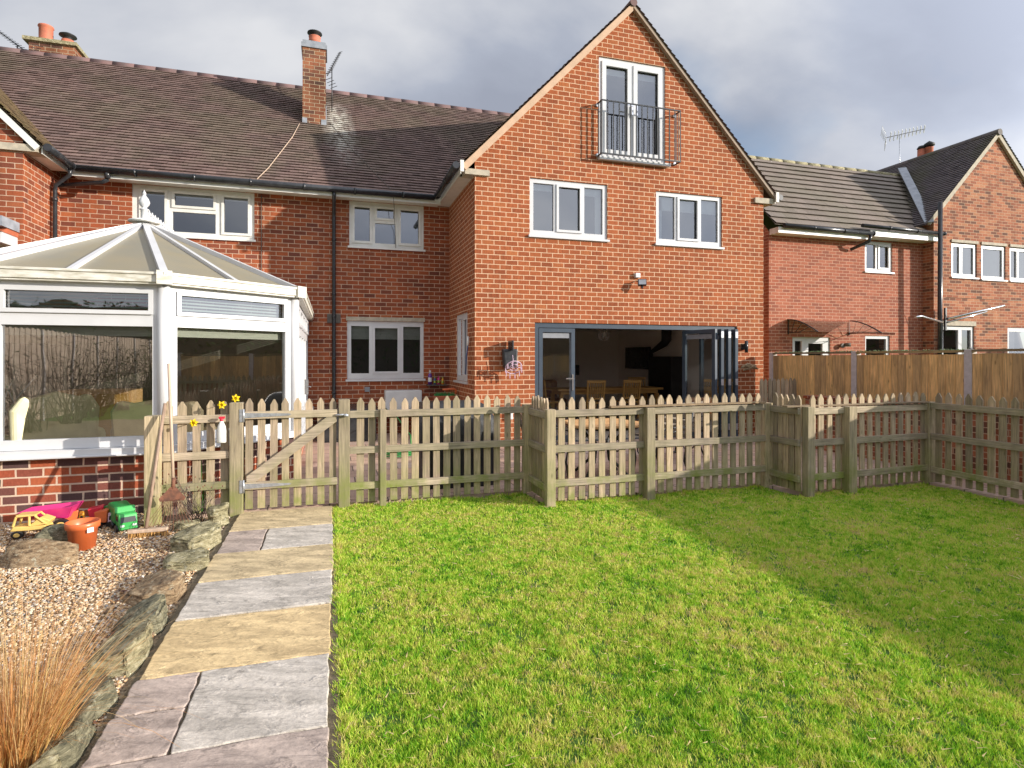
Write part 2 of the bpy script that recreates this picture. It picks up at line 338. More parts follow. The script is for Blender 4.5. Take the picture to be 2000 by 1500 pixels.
def wood(name, base, horiz=False, algae=.6, knots=True, lo=.45):
    def f(k):
        uv = k.coord('UV'); sc = (3, 60, 1) if horiz else (60, 3, 1); r = k.attr()
        add = k.N.new('ShaderNodeVectorMath'); add.operation = 'ADD'; cb = k.N.new('ShaderNodeCombineXYZ'); k.set(cb.inputs[0], k.math('MULTIPLY', r, 13.)); k.set(cb.inputs[1], k.math('MULTIPLY', r, 7.)); k.L.new(uv, add.inputs[0]); k.L.new(cb.outputs[0], add.inputs[1])
        g = k.noise(k.map(add.outputs[0], sc), 1, 5, .6, .6)
        c = k.mix(k.ramp(g, [(.3,0.),(.7,1.)]), tuple(x*.5 for x in base), tuple(x*1.22 for x in base))
        c = k.mix(k.ramp(r, [(0,.55),(1,0.)]), c, k.mix(.5, c, (.30,.27,.24)))
        c = k.mix(1., c, k.ramp(r, [(0,.72),(1,1.2)]), 'MULTIPLY')
        c = k.mix(.6, c, k.ramp(k.noise(k.map(add.outputs[0], (5,2,1)), 1, 4, .6), [(.35,.68),(.6,1.12)]), 'MULTIPLY')
        if knots:
            kn = k.vor(k.map(add.outputs[0], (9, 3.2, 1) if not horiz else (3.2, 9, 1)), 1.0); c = k.mix(k.ramp(kn, [(.05,.75),(.12,0.)]), c, tuple(x*.3 for x in base))
        if algae:
            p = k.pos(); z = k.sep(p)[2]; a = k.math('MULTIPLY', k.mr(z, .02, lo, 1.25, 0.), 1.0, True)
            a = k.math('MULTIPLY', k.math('ADD', a, .20), k.ramp(k.noise(p, 3.2, 5, .65), [(.36,0.),(.62,1.)]), True)
            c = k.mix(k.math('MULTIPLY', a, algae), c, (.20,.23,.05))
        return k.bsdf(c, .82, k.bump(g, .5, .003), spec=.25)
    return M(name, f)
mat['picket'] = wood('weathered picket timber', (.50,.375,.255), False, .8)
mat['rail'] = wood('weathered rail timber', (.47,.375,.275), True, .95, lo=.55)
mat['post'] = wood('greenish post timber', (.48,.38,.25), False, .72, lo=.6)
mat['board'] = wood('brown fence board', (.84,.53,.22), False, .0)
mat['capping'] = wood('mossy fence capping', (.38,.27,.13), True, .0)
mat['plank'] = wood('loose brown plank', (.26,.18,.11), True, .2)
def flag(name, c1, c2):
    def f(k):
        p = k.map(k.pos(), (1, 1, 1), rot=(0,0,.42)); q = k.map(p, (1.0, 3.2, 1))
        n = k.noise(q, 3.0, 7, .62, .5); c = k.mix(k.ramp(n, [(.36,0.),(.62,1.)]), tuple(x*1.08 for x in c1), tuple(x*.78 for x in c2))
        rp = k.noise(q, 5.0, 3, .5, 1.2)
        c = k.mix(k.ramp(rp, [(.60,0.),(.63,.16),(.66,0.)]), c, tuple(min(1,x*1.4) for x in c1))
        c = k.mix(k.ramp(k.noise(p, 13, 5, .7), [(.56,0.),(.72,.75)]), c, tuple(x*.35 for x in c2))
        c = k.mix(k.ramp(k.noise(p, 2.1, 6, .7), [(.5,0.),(.7,.5)]), c, tuple(x*.62 for x in c2)); c = k.mix(.5, c, k.ramp(k.noise(p, 55, 4, .7), [(.3,.68),(.7,1.25)]), 'MULTIPLY')
        h0 = k.noise(p, 40, 4, .7)
        h = k.math('ADD', k.math('MULTIPLY', k.ramp(rp, [(.3,0.),(.5,.4),(.62,1.),(.7,.5)]), .8), k.math('ADD', k.math('MULTIPLY', n, 1.2), k.math('MULTIPLY', h0, .5)))
        return k.bsdf(c, .82, k.bump(h, .6, .010), spec=.3)
    return M(name, f)
mat['flag_tan'] = flag('tan sandstone flag', (.66,.52,.31), (.55,.43,.26))
mat['flag_yel'] = flag('yellow sandstone flag', (.76,.57,.31), (.65,.48,.26))
mat['flag_grey'] = flag('grey sandstone flag', (.62,.56,.49), (.52,.47,.41))
mat['flag_pink'] = flag('pink brown sandstone flag', (.52,.42,.36), (.43,.345,.30))
def rock(name, c1, c2, c3):
    def f(k):
        p = k.coord('Object'); q = k.map(p, (1,1,3.5), rot=(.3,.25,.4)); n = k.noise(q, 15, 9, .7, .6)
        c = k.ramp(n, [(.34,c1),(.5,c2),(.64,c3)]); c = k.mix(k.ramp(k.noise(p, 24, 7, .75), [(.56,0.),(.63,.7)]), c, (.50,.48,.36))
        return k.bsdf(c, .85, k.bump(k.noise(q, 14, 8, .7), .9, .03), spec=.3)
    return M(name, f)
mat['rock_green'] = rock('banded green grey stone', (.07,.062,.035), (.30,.265,.15), (.52,.46,.30))
mat['rock_brown'] = rock('brown gneiss stone', (.08,.052,.032), (.31,.21,.12), (.50,.38,.24))
mat['rock_grey'] = rock('dark grey green stone', (.05,.05,.035), (.19,.175,.11), (.36,.33,.22))
def gravel_m(k):
    r = k.attr(); c = k.ramp(r, [(0,(.12,.08,.06)),(.12,(.34,.19,.09)),(.3,(.54,.34,.16)),(.48,(.60,.46,.30)),(.66,(.68,.58,.44)),(.80,(.50,.29,.14)),(.90,(.20,.17,.15)),(1,(.76,.70,.62))])
    c = k.mix(.4, c, k.ramp(k.noise(k.pos(), 90, 3), [(.3,.7),(.7,1.25)]), 'MULTIPLY'); return k.bsdf(c, .7, spec=.35)
mat['pebble'] = M('flint pebbles', gravel_m)
def bed_m(k):
    p = k.pos(); c = k.ramp(k.vor(p, 60, 'Color'), [(0,(.10,.07,.045)),(.5,(.30,.22,.13)),(1,(.45,.36,.24))]); return k.bsdf(c, .9, k.bump(k.vor(p, 60), .8, .012))
mat['gravel_bed'] = M('sandy gravel bed', bed_m)
def lawn_m(k):
    p = k.pos(); n = k.noise(p, 26, 6, .7); c = k.ramp(n, [(.3,(.03,.06,.012)),(.5,(.09,.20,.02)),(.65,(.20,.32,.04)),(.8,(.26,.24,.09))])
    return k.bsdf(c, .9, k.bump(k.noise(p, 120, 4), 1., .02))
mat['turf'] = M('turf soil', lawn_m)
def blade_m(k):
    p = k.pos(); r = k.attr(); patch = k.noise(p, 1.5, 5, .6); small = k.noise(p, 9, 4, .6)
    mid = k.noise(p, 30, 3, .6)
    f = k.math('ADD', k.math('MULTIPLY', r, .28), k.math('MULTIPLY', k.math('ADD', k.math('ADD', patch, k.math('MULTIPLY', small, 1.3)), mid), .54)); f = k.math('SUBTRACT', f, .345)
    c = k.ramp(f, [(.32,(.028,.10,.010)),(.44,(.11,.33,.018)),(.55,(.27,.53,.028)),(.66,(.51,.68,.06)),(.79,(.72,.68,.17)),(.94,(.66,.50,.26))])
    a = k.bsdf(c, .55, spec=.3); t = k.N.new('ShaderNodeBsdfTranslucent'); k.L.new(c, t.inputs[0]); return k.msh(.35, a, t.outputs[0])
mat['grass'] = M('grass blades', blade_m)
def straw_m(k):
    z = k.sep(k.pos())[2]; r = k.attr(); c = k.ramp(r, [(0,(.42,.15,.025)),(.35,(.62,.28,.06)),(.7,(.68,.44,.20)),(1,(.55,.42,.09))])
    c = k.mix(k.mr(z, .0, .6, 0., .45), c, (.62,.44,.30)); a = k.bsdf(c, .5); t = k.N.new('ShaderNodeBsdfTranslucent'); k.L.new(c, t.inputs[0]); return k.msh(.3, a, t.outputs[0])
mat['straw'] = M('orange straw blades', straw_m)
def straw2_m(k):
    r = k.attr(); c = k.ramp(r, [(0,(.16,.22,.02)),(.4,(.40,.40,.06)),(.7,(.60,.50,.28)),(1,(.55,.38,.22))]); return k.bsdf(c, .55)
mat['straw_green'] = M('green and straw blades', straw2_m)
def patio_m(k):
    p = k.pos(); b = k.N.new('ShaderNodeTexBrick'); k.L.new(p, b.inputs[0]); b.inputs['Color1'].default_value = (0,0,0,1); b.inputs['Color2'].default_value = (1,1,1,1)
    b.inputs['Scale'].default_value = 1; b.inputs['Mortar Size'].default_value = .008; b.inputs['Brick Width'].default_value = .62; b.inputs['Row Height'].default_value = .42; b.inputs['Mortar Smooth'].default_value = .2
    c = k.ramp(b.outputs[0], [(0,(.40,.27,.21)),(.35,(.50,.36,.29)),(.7,(.52,.34,.24)),(1,(.46,.36,.31))]); c = k.mix(.5, c, k.ramp(k.noise(p, 7, 6, .65), [(.3,.75),(.7,1.2)]), 'MULTIPLY')
    c = k.mix(b.outputs['Fac'], c, (.12,.09,.07)); return k.bsdf(c, .8, k.bump(k.math('SUBTRACT', k.noise(p, 12, 5), b.outputs['Fac']), .5, .008))
mat['patio'] = M('pink sandstone patio', patio_m)
mat['soil'] = simple('bare soil', (.10,.07,.045), (.06,.045,.03), 20, .95, .8, .02)
mat['leaf'] = simple('evergreen leaf', (.05,.10,.02), (.09,.15,.03), 20, .6, rv=.5)
mat['bark'] = simple('bare twig bark', (.16,.12,.09), (.09,.07,.055), 20, .9)

# ------------------------------------------------------------------ ground
def sheet(name, pts, z, m, kind='structure'):
    b = MB(); b.add([(x, y, z) for x, y in pts], [tuple(range(len(pts)))], .5); return tag(b.build(name, m), kind=kind)
sheet('ground', [(-300,-300),(300,-300),(300,300),(-300,300)], -.03, mat['turf'])
sheet('lawn', [(.05,-5),(8.6,-5),(8.6,5.42),(5.18,5.42),(5.18,5.92),(2.2,5.92),(2.2,6.50),(.05,6.50)], -.004, mat['turf'])
sheet('gravel_bed', [(-9,-4),(-.93,-4),(-.93,6.55),(-1.5,6.88),(-4.5,6.88),(-9,8)], -.008, mat['gravel_bed'])
# patio slab with a real edge
b = MB(); b.prism([(-.45,12.5,-.02),(-1.6,6.9,-.02),(-1.55,6.57,-.02),(2.16,6.57,-.02),(2.3,6.06,-.02),(5.12,6.06,-.02),(5.3,5.56,-.02),(7.22,5.56,-.02),(7.34,-2,-.02),(8.0,-2,-.02),(8.62,12.5,-.02)], (0,0,.055), .5)
tag(b.build('patio', mat['patio']), kind='structure')
# stone flag path
path = empty('path', (-.43, 2, 0), kind='structure')
b = MB(); b.box(-.925, .045, -2, 6.56, -.03, .012); b.build('mortar_bed', mat['mortar_path'], path)
def flagstone(x0, x1, y0, y1, m, label):
    g = .006; j = lambda: random.uniform(-.005, .005); b = MB(); n = 11; pts = []
    for (ax, ay), (bx, by) in zip([(x0+g,y0+g),(x1-g,y0+g),(x1-g,y1-g),(x0+g,y1-g)], [(x1-g,y0+g),(x1-g,y1-g),(x0+g,y1-g),(x0+g,y0+g)]):
        for i in range(n): t = i/n; pts.append((ax+(bx-ax)*t+j(), ay+(by-ay)*t+j(), .0))
    b.prism(pts, (0,0,.028+random.uniform(-.002,.003)), random.random()); o = b.build('flagstone', mat[m], path, bevel=.006); o['label'] = label
for a in [(-.88,.03,5.83,6.53,'flag_tan','tan flagstone against the gate'),(-.88,-.545,5.19,5.83,'flag_pink','small pink brown flagstone near the gate'),(-.545,.03,5.19,5.83,'flag_grey','short grey flagstone near the gate'),
          (-.89,.03,4.56,5.19,'flag_tan','wide tan flagstone'),(-.89,.02,3.94,4.56,'flag_grey','wide grey flagstone'),(-.90,.01,3.27,3.94,'flag_yel','wide yellow flagstone'),
          (-.91,-.615,2.96,3.27,'flag_pink','small pink flagstone on the left edge'),(-.92,-.615,2.62,2.96,'flag_pink','second small pink flagstone on the left edge'),(-.615,0,2.62,3.27,'flag_grey','large pale grey flagstone'),
          (-.92,.0,1.95,2.62,'flag_pink','pink brown flagstone at the front'),(-.92,.0,1.3,1.95,'flag_tan','front flagstone'),(-.92,.0,.5,1.3,'flag_grey','front flagstone')]: flagstone(*a)

# grass blades
def grass():
    n = 1250000; zc = 1.2 + RNG.random(n)**1.0 * 6.9          # equal share per metre of depth gives a density falling as 1/depth
    u = RNG.uniform(-.50, 1.25, n); X = zc*(.298+u*.9546); Y = zc*(.9546-u*.298)
    ok = (X > .025+.014*np.sin(Y*23)*np.sin(Y*7)+.02*RNG.random(n)**2) & (X < 7.22) & (Y > .2) & (((X < 2.2) & (Y < 6.53)) | ((X >= 2.2) & (X < 5.15) & (Y < 6.02)) | ((X >= 5.15) & (Y < 5.5)))
    dens = np.sin(X*11+2*np.sin(Y*7))*np.sin(Y*13+2*np.sin(X*5)) + .8*np.sin(X*37+Y*11)*np.sin(Y*41-X*9); ok2 = np.ones(len(X), bool); ok2[:] = True
    X, Y, zc = X[ok], Y[ok], zc[ok]; keep = RNG.random(len(X)) < np.clip(.64+.36*dens[ok], .15, 1); X, Y, zc = X[keep], Y[keep], zc[keep]; n = len(X)
    h = RNG.uniform(.010, .026, n) * (1 + .35*np.sin(X*9.1+1+2*np.sin(Y*4))*np.sin(Y*8.3+2*np.sin(X*3))); w = .0012 * zc**.9 * RNG.uniform(.6, 1.3, n) + .0006
    edge = (X < .10) | ((X < 2.2) & (Y > 6.42)) | ((X >= 2.2) & (X < 5.15) & (Y > 5.9)) | ((X >= 5.15) & (Y > 5.4)); h = np.where(edge, h*1.6, h); clump_ = np.sin(X*31+3*np.sin(Y*17))*np.sin(Y*29+3*np.sin(X*13)); h = h*(1+.35*clump_)
    a = RNG.uniform(0, 2*np.pi, n); l = RNG.uniform(.2, 1.2, n)*h; t = RNG.uniform(0, 2*np.pi, n)
    dx, dy = np.cos(a)*w, np.sin(a)*w; b0 = np.stack([X-dx, Y-dy, np.full(n, -.006)], 1); b1 = np.stack([X+dx, Y+dy, np.full(n, -.006)], 1); tp = np.stack([X+np.cos(t)*l, Y+np.sin(t)*l, h], 1)
    st = RNG.random(n) < .006; L = RNG.uniform(.02, .06, n)     # cut straw lying in the turf
    tp[st] = np.stack([X+np.cos(t)*L, Y+np.sin(t)*L, np.full(n, .026)], 1)[st]; b0[st, 2] = .018; b1[st, 2] = .020; rv = RNG.random(n)*.9; rv[st] = 2.2
    vs = np.stack([b0, b1, tp], 1).reshape(-1, 3); fs = np.arange(3*n).reshape(-1, 3)
    o = np_mesh('grass', vs, fs, rv, mat['grass']); tag(o, 'short bright green lawn grass with straw flecks', 'grass', kind='stuff')
grass()
# gravel pebbles
ICO_V = []; _p = (1+5**.5)/2
for a_, b_ in ((-1,_p),(1,_p),(-1,-_p),(1,-_p)): ICO_V.append((a_, b_, 0))
for a_, b_ in ((-1,_p),(1,_p),(-1,-_p),(1,-_p)): ICO_V.append((0, a_, b_))
for a_, b_ in ((_p,-1),(_p,1),(-_p,-1),(-_p,1)): ICO_V.append((a_, 0, b_))
ICO_V = np.array(ICO_V)/np.linalg.norm(ICO_V[0]); ICO_F = np.array([(0,11,5),(0,5,1),(0,1,7),(0,7,10),(0,10,11),(1,5,9),(5,11,4),(11,10,2),(10,7,6),(7,1,8),(3,9,4),(3,4,2),(3,2,6),(3,6,8),(3,8,9),(4,9,5),(2,4,11),(6,2,10),(8,6,7),(9,8,1)])
def pebbles(name, X, Y, Z, s, mat_, lab):
    n = len(X); sc = np.stack([s*RNG.uniform(.7,1.3,n), s*RNG.uniform(.7,1.3,n), s*RNG.uniform(.4,.75,n)], 1)
    V0 = ICO_V[None]*sc[:,None]*RNG.uniform(.85,1.15,(n,12,1)); a = RNG.uniform(0, 6.28, n); t = RNG.uniform(-.7,.7,n); c, s_ = np.cos(a), np.sin(a); ct, st = np.cos(t), np.sin(t)
    y = V0[...,1]*ct[:,None]-V0[...,2]*st[:,None]; z = V0[...,1]*st[:,None]+V0[...,2]*ct[:,None]; x = V0[...,0]
    P = np.stack([x*c[:,None]-y*s_[:,None]+X[:,None], x*s_[:,None]+y*c[:,None]+Y[:,None], z+Z[:,None]], 2).reshape(-1, 3)
    F = (ICO_F[None]+12*np.arange(n)[:,None,None]).reshape(-1, 3); o = np_mesh(name, P, F, np.repeat(RNG.random(n), 20), mat_, True); return tag(o, lab, 'gravel', kind='stuff')
def gravel():
    n = 60000; zc = 2.0 + RNG.random(n)*4.4; u = RNG.uniform(-.92, -.42, n); X = zc*(.298+u*.9546); Y = zc*(.9546-u*.298)
    ok = (X < -.96) & (Y < 6.86) & ~((X > -1.62) & (Y > 6.5)); X, Y, zc = X[ok], Y[ok], zc[ok]
    Z = RNG.uniform(-.006, .008, len(X)) + .012*np.sin(X*5)*np.sin(Y*4); pebbles('gravel', X, Y, Z, RNG.uniform(.006, .0125, len(X))*(.75+.07*zc), mat['pebble'], 'cream and orange flint gravel beside the path')
gravel()
exec_order = 'ground done'

# ------------------------------------------------------------------ windows
def window(parent, o, ux, n, x0, z0, x1, z1, lights, name='window', m=None, gl='glass', rec=.03, sill=True, sash=(), blind=(), fd=.06, sw=.045, back=True, label=None, fm=None):
    """lights: glazed openings in wall coordinates; sash: which of them have an opening sash"""
    o, ux, n = Vector(o), Vector(ux), Vector(n); m = m or mat['upvc']; P = lambda a, b, d: o + ux*a + Vector((0,0,b)) + n*d
    mb = MB(); wall(mb, o - n*rec, ux, n, [(x0,z0),(x1,z0),(x1,z1),(x0,z1)], lights, fd)
    for a, b_ in (((x0,z0),(x1,z0)),((x1,z0),(x1,z1)),((x1,z1),(x0,z1)),((x0,z1),(x0,z0))): mb.add([P(*a,-rec),P(*b_,-rec),P(*b_,-rec-fd),P(*a,-rec-fd)], [(0,1,2,3)], .5)
    gb = MB()
    for i, (a0,c0,a1,c1) in enumerate(lights):
        if i in sash:
            e = .008; A0,C0,A1,C1 = a0-e, c0-e, a1+e, c1+e; t = -rec+.024; s_ = sw
            for q in ((A0,C0,A1,C0+s_),(A0,C1-s_,A1,C1),(A0,C0+s_,A0+s_,C1-s_),(A1-s_,C0+s_,A1,C1-s_)):
                mb.obox(P((q[0]+q[2])/2,(q[1]+q[3])/2, t-.02), ux*(q[2]-q[0])/2, Vector((0,0,(q[3]-q[1])/2)), n*.02, .5)
        gb.add([P(a0,c0,-rec-.035),P(a1,c0,-rec-.035),P(a1,c1,-rec-.035),P(a0,c1,-rec-.035)], [(0,1,2,3)], .5)
    w = mb.build(name, m, parent)
    if label: w['label'] = label
    gb.build('pane', mat[gl], w)
    if sill: MB().obox(P((x0+x1)/2, z0-.022, .0), ux*((x1-x0)/2+.03), Vector((0,0,.02)), n*.045, .5).build('sill', m, w)
    if back: MB().obox(P((x0+x1)/2, (z0+z1)/2, -.75), ux*((x1-x0)/2+(.5 if z1 < 6 else -.05)), Vector((0,0,(z1-z0)/2+(.4 if z1 < 6 else -.05))), n*.005, .5).build('dark_backing', mat['dark'], w)  # near-black sheet behind the glass, its colour standing in for the room's shade
    for i, (a0,c0,a1,c1,mm) in enumerate(blind):
        MB().obox(P((a0+a1)/2,(c0+c1)/2,-rec-.11), ux*(a1-a0)/2, Vector((0,0,(c1-c0)/2)), n*.004, .5).build('blind', mat[mm], w)
    return w
def tiles(mb, o, ux, us, width, length, tw, g, th=.018, clip=None, jit=.004):
    o, ux, us = Vector(o), Vector(ux).normalized(), Vector(us).normalized(); n = ux.cross(us)
    if n.z < 0: n = -n
    rows = int(length/g)+1; cols = int(width/tw)+2
    for i in range(rows):
        s0 = i*g; s1 = min(s0+g*1.04, length+.02)
        for j in range(cols):
            a0 = max(0, (j-(.5 if i % 2 else 0))*tw); a1 = min(width, (j+1-(.5 if i % 2 else 0))*tw)
            if a1-a0 < .01 or (clip and not clip((a0+a1)/2, s0+g/2)): continue
            h = th + .010 + random.uniform(-jit, jit); h2 = h + random.uniform(-.0015, .0015); ds = random.uniform(-.003, .003)
            A = o+ux*(a0+.001)+us*(s0+ds)+n*h; B = o+ux*(a1-.001)+us*(s0+ds)+n*h2; C_ = o+ux*(a1-.001)+us*s1+n*.001; D = o+ux*(a0+.001)+us*s1+n*.001
            mb.add([A, B, C_, D, A-n*.013, B-n*.013], [(0,1,2,3) if (B-A).cross(C_-A).dot(n) > 0 else (3,2,1,0), (4,5,1,0)], random.random())
    return mb
def ridge_tiles(p, q, r=.13, l=.44):
    mb = MB(); p, q = Vector(p), Vector(q); d = (q-p); L = d.length; d.normalize(); k = int(L/l)
    for i in range(k): mb.tube([p+d*(i*L/k+.002)-V(0,0,r*.72), p+d*((i+1)*L/k-.002)-V(0,0,r*.72)], r+random.uniform(-.0015,.0015), 12)
    return mb

# ------------------------------------------------------------------ our house
G, RC = 10.09, 12.42
house = empty('brick_house', (2.4, 12, 0), 'red brick house with a gabled orange brick extension, bifold doors and plum clay roof', 'house')
X_, NF = (1,0,0), (0,-1,0)
# extension front wall
mb = MB(); wall(mb, (0,G,0), X_, NF, [(2.458,-.1),(8.66,-.1),(8.66,5.19),(5.56,8.37),(2.458,5.19)], [(3.59,.02,8.01,2.262),(3.49,3.86,5.06,4.91),(6.11,3.86,7.64,4.89),(4.88,5.43,6.32,7.35)], .12)
wall(mb, (2.458,0,0), (0,1,0), (-1,0,0), [(G,-.1),(RC,-.1),(RC,4.92),(G,4.92)], [(10.67,1.16,11.74,2.47)], .1)
mb.add([(8.66,G,-.1),(8.66,16.2,-.1),(8.66,16.2,4.92),(8.66,G,4.92)], [(0,1,2,3)], .5)
mb.build('wall', mat['brick_ext'], house)['label'] = 'orange brick gabled extension wall'
# older recessed wall and left wing
mb = MB(); wall(mb, (0,RC,0), X_, NF, [(-4.62,-.1),(2.458,-.1),(2.458,4.95),(-4.62,4.95)], [(-3.5,3.92,-1.41,4.84),(.38,3.91,1.91,4.84),(.34,1.17,1.91,2.37)], .1)
mb.build('wall', mat['brick_old'], house)['label'] = 'older darker red recessed wall'
mb = MB(); wall(mb, (0,11.09,0), X_, NF, [(-10.8,-.1),(-4.62,-.1),(-4.62,5.17),(-7.71,8.35),(-10.8,5.17)])
mb.add([(-4.62,11.09,-.1),(-4.62,RC+.1,-.1),(-4.62,RC+.1,4.95),(-4.62,11.09,4.95)], [(0,1,2,3)], .5); mb.add([(-14,RC,-.1),(-10.8,RC,-.1),(-10.8,RC,4.95),(-14,RC,4.95)], [(0,1,2,3)], .5)
mb.add([(-14,20.2,-.1),(8.66,20.2,-.1),(8.66,20.2,4.95),(-14,20.2,4.95)], [(0,1,2,3)], .5); mb.add([(8.66,16.2,-.1),(8.66,20.2,-.1),(8.66,20.2,4.95),(8.66,16.09,8.4),(8.66,12.2,4.9)], [(0,1,2,3,4)], .5)
mb.build('wall', mat['brick_old'], house)['label'] = 'old brick left wing wall and house ends'
# main roof
TR = math.hypot(1, .9); us = Vector((0, 1/TR, .9/TR)); mb = MB()
LEN = 4.05*TR
tiles(mb, (-13, 12.0, 4.96), X_, us, 21.9, LEN, 0.17, .122, clip=lambda a, s: not (a > 16.2 and s/TR*1 < 99 and (-13+a) > 2.6 and (4.96+.9*s/TR) < 4.9+1.024*min((-13+a)-2.2, 8.92-(-13+a))))
mb.add([(-13,12.0,4.945),(8.9,12.0,4.945),(8.9,16.09,8.62),(-13,16.09,8.62)], [(0,1,2,3)], .3)
mb.add([(-13,20.3,4.945),(8.9,20.3,4.945),(8.9,16.09,8.63),(-13,16.09,8.63)], [(3,2,1,0)], .3)
roof = mb.build('roof', mat['tile'], house); roof['label'] = 'long plum brown clay tile main roof'
ridge_tiles((-13,16.07,8.62),(5.0,16.07,8.62)).build('ridge', mat['ridge'], roof)
# lichen and lime run below the chimney sits in the tile material; extension roof slopes
k = math.hypot(1, 1.024); LE = 3.38*k; mb = MB()
tiles(mb, (2.18,9.98,4.99), (0,1,0), (1/k,0,1.024/k), 6.2, LE, 0.17, .122); tiles(mb, (8.94,9.98,4.99), (0,1,0), (-1/k,0,1.024/k), 6.2, LE, 0.17, .122)
mb.add([(2.18,9.985,4.975),(5.56,9.985,8.436),(5.56,16.2,8.436),(2.18,16.2,4.975)], [(0,1,2,3)], .3); mb.add([(8.94,9.985,4.975),(5.56,9.985,8.436),(5.56,16.2,8.436),(8.94,16.2,4.975)], [(3,2,1,0)], .3)
r2 = mb.build('roof', mat['tile'], house); r2['label'] = 'steep tiled roof of the gabled extension'
ridge_tiles((5.56,9.97,8.48),(5.56,16.1,8.48), .075).build('ridge', mat['ridge'], r2)
mb = MB(); w_ = .125
for sx, x0 in ((1,2.2),(-1,8.92)):
    d = Vector((sx/k,0,1.024/k)); nrm = Vector((sx*1.024/k,0,-1/k)); a = Vector((x0,10.0,4.985)); e = Vector((5.56,10.0,8.43))
    w_ = .11 if sx > 0 else .055; mb = MB(); mb.prism([a, e, e+Vector((0,0,-w_*k*.99)), a+nrm*w_], (0,.088,0)); mb.build('bargeboard', mat['barge' if sx > 0 else 'barge_dk'], house)
for q_ in ((2.27,2.72,10.04,10.3,4.85,4.95),(8.42,8.88,10.04,10.3,4.83,4.94),(-5.6,-4.40,11.03,11.3,4.86,4.97),(-8,-5.61,11.04,11.3,4.87,4.96)): MB().box(*q_).build('padstone', mat['stone'], house)
# left wing roof
LW = 3.38*k; mb = MB(); tiles(mb, (-4.33,10.98,4.96), (0,1,0), (-1/k,0,1.024/k), 5.6, LW, 0.17, .122); tiles(mb, (-11.09,10.98,4.96), (0,1,0), (1/k,0,1.024/k), 5.6, LW, 0.17, .122)
mb.add([(-4.33,10.985,4.945),(-7.71,10.985,8.41),(-7.71,16.2,8.41),(-4.33,16.2,4.945)], [(3,2,1,0)], .3); mb.add([(-11.09,10.985,4.945),(-7.71,10.985,8.41),(-7.71,16.2,8.41),(-11.09,16.2,4.945)], [(0,1,2,3)], .3)
mb.build('roof', mat['tile_wing'], house)['label'] = 'mossy tiled roof of the left wing'
mb = MB(); d = Vector((-1/k,0,1.024/k)); a = Vector((-4.36,11.0,4.95)); e = Vector((-7.71,11.0,8.38)); nn = Vector((-1.024/k,0,-1/k)); mb.prism([a, e, e+Vector((0,0,-.15)), a+nn*.10], (0,.05,0)); mb.build('bargeboard', mat['upvc_old'], house)
# soffit, fascia, gutters
for q_ in ((-4.35,2.2,12.05,12.44,4.845,4.865),(-4.35,2.2,12.03,12.05,4.80,4.96),(2.205,2.456,10.31,12.4,4.86,4.875),(2.19,2.205,10.05,12.06,4.845,5.0),(8.92,8.935,10.05,15,4.85,5.0),(-4.36,-4.345,11.05,12.04,4.84,4.97),(-4.61,-4.36,11.31,12.04,4.86,4.875),(2.17,2.235,9.965,10.0,4.86,5.06),(8.885,8.95,9.965,10.0,4.86,5.06)):
    MB().box(*q_).build('fascia' if q_[5]-q_[4] > .1 else 'soffit', mat['upvc_old'], house)
def half_gutter(mb, p, q, r=.062):
    mb.tube([p, q], r, 12); p, q = Vector(p), Vector(q); d = (q-p).normalized(); L = (q-p).length; t = .9
    while t < L: mb.tube([p+d*(t-.02), p+d*(t+.02)], r+.008, 12); t += .95
for q_ in (((-4.22,11.96,4.915), (2.06,11.96,4.915)), ((2.10,9.98,4.97), (2.10,11.93,4.93)), ((9.01,9.98,4.97), (9.01,14,4.95)), ((-4.26,11.0,4.94), (-4.26,11.94,4.92))):
    g = MB(); half_gutter(g, *q_); g.build('gutter', mat['black'], house)
g = MB(); g.tube([(.08,11.98,4.88),(.08,11.98,4.80),(.08,12.05,4.70),(.08,12.33,4.58),(.08,12.36,4.48),(.08,12.36,.75),(.12,12.34,.62),(.45,12.3,.5)], .037, 12)
for z in (4.0,2.9,2.45,1.6,.9): g.tube([(.08,12.36,z-.02),(.08,12.36,z+.02)], .045, 12)
g.build('downpipe', mat['black'], house)
g = MB(); g.tube([(-4.28,11.9,4.86),(-4.3,11.93,4.78),(-4.52,11.98,4.6),(-4.54,12.0,4.5),(-4.54,12.0,0)], .036, 12)
for z in (4.35,3.4,2.4): g.tube([(-4.54,12.0,z-.03),(-4.54,12.0,z+.03)], .045, 12)
g.tube([(-3.75,11.96,4.9),(-3.75,11.98,4.78)], .045, 10); g.tube([(-3.75,11.98,4.76),(-3.85,12.04,4.72),(-4.5,12.02,4.60)], .036, 10); g.build('downpipe', mat['black'], house)
mb = MB(); mb.box(-7.5,-4.69,10.62,11.09,3.34,3.5); mb.build('bay_fascia', mat['upvc'], house)
mb = MB(); mb.prism([(-7.5,10.58,3.5),(-7.5,11.09,3.5),(-7.5,11.09,3.72)], (2.82,0,0)); mb.build('bay_roof', mat['terra'], house)
MB().box(-4.86,-4.66,10.56,11.08,3.58,3.73).build('bay_flashing', mat['lead'], house)
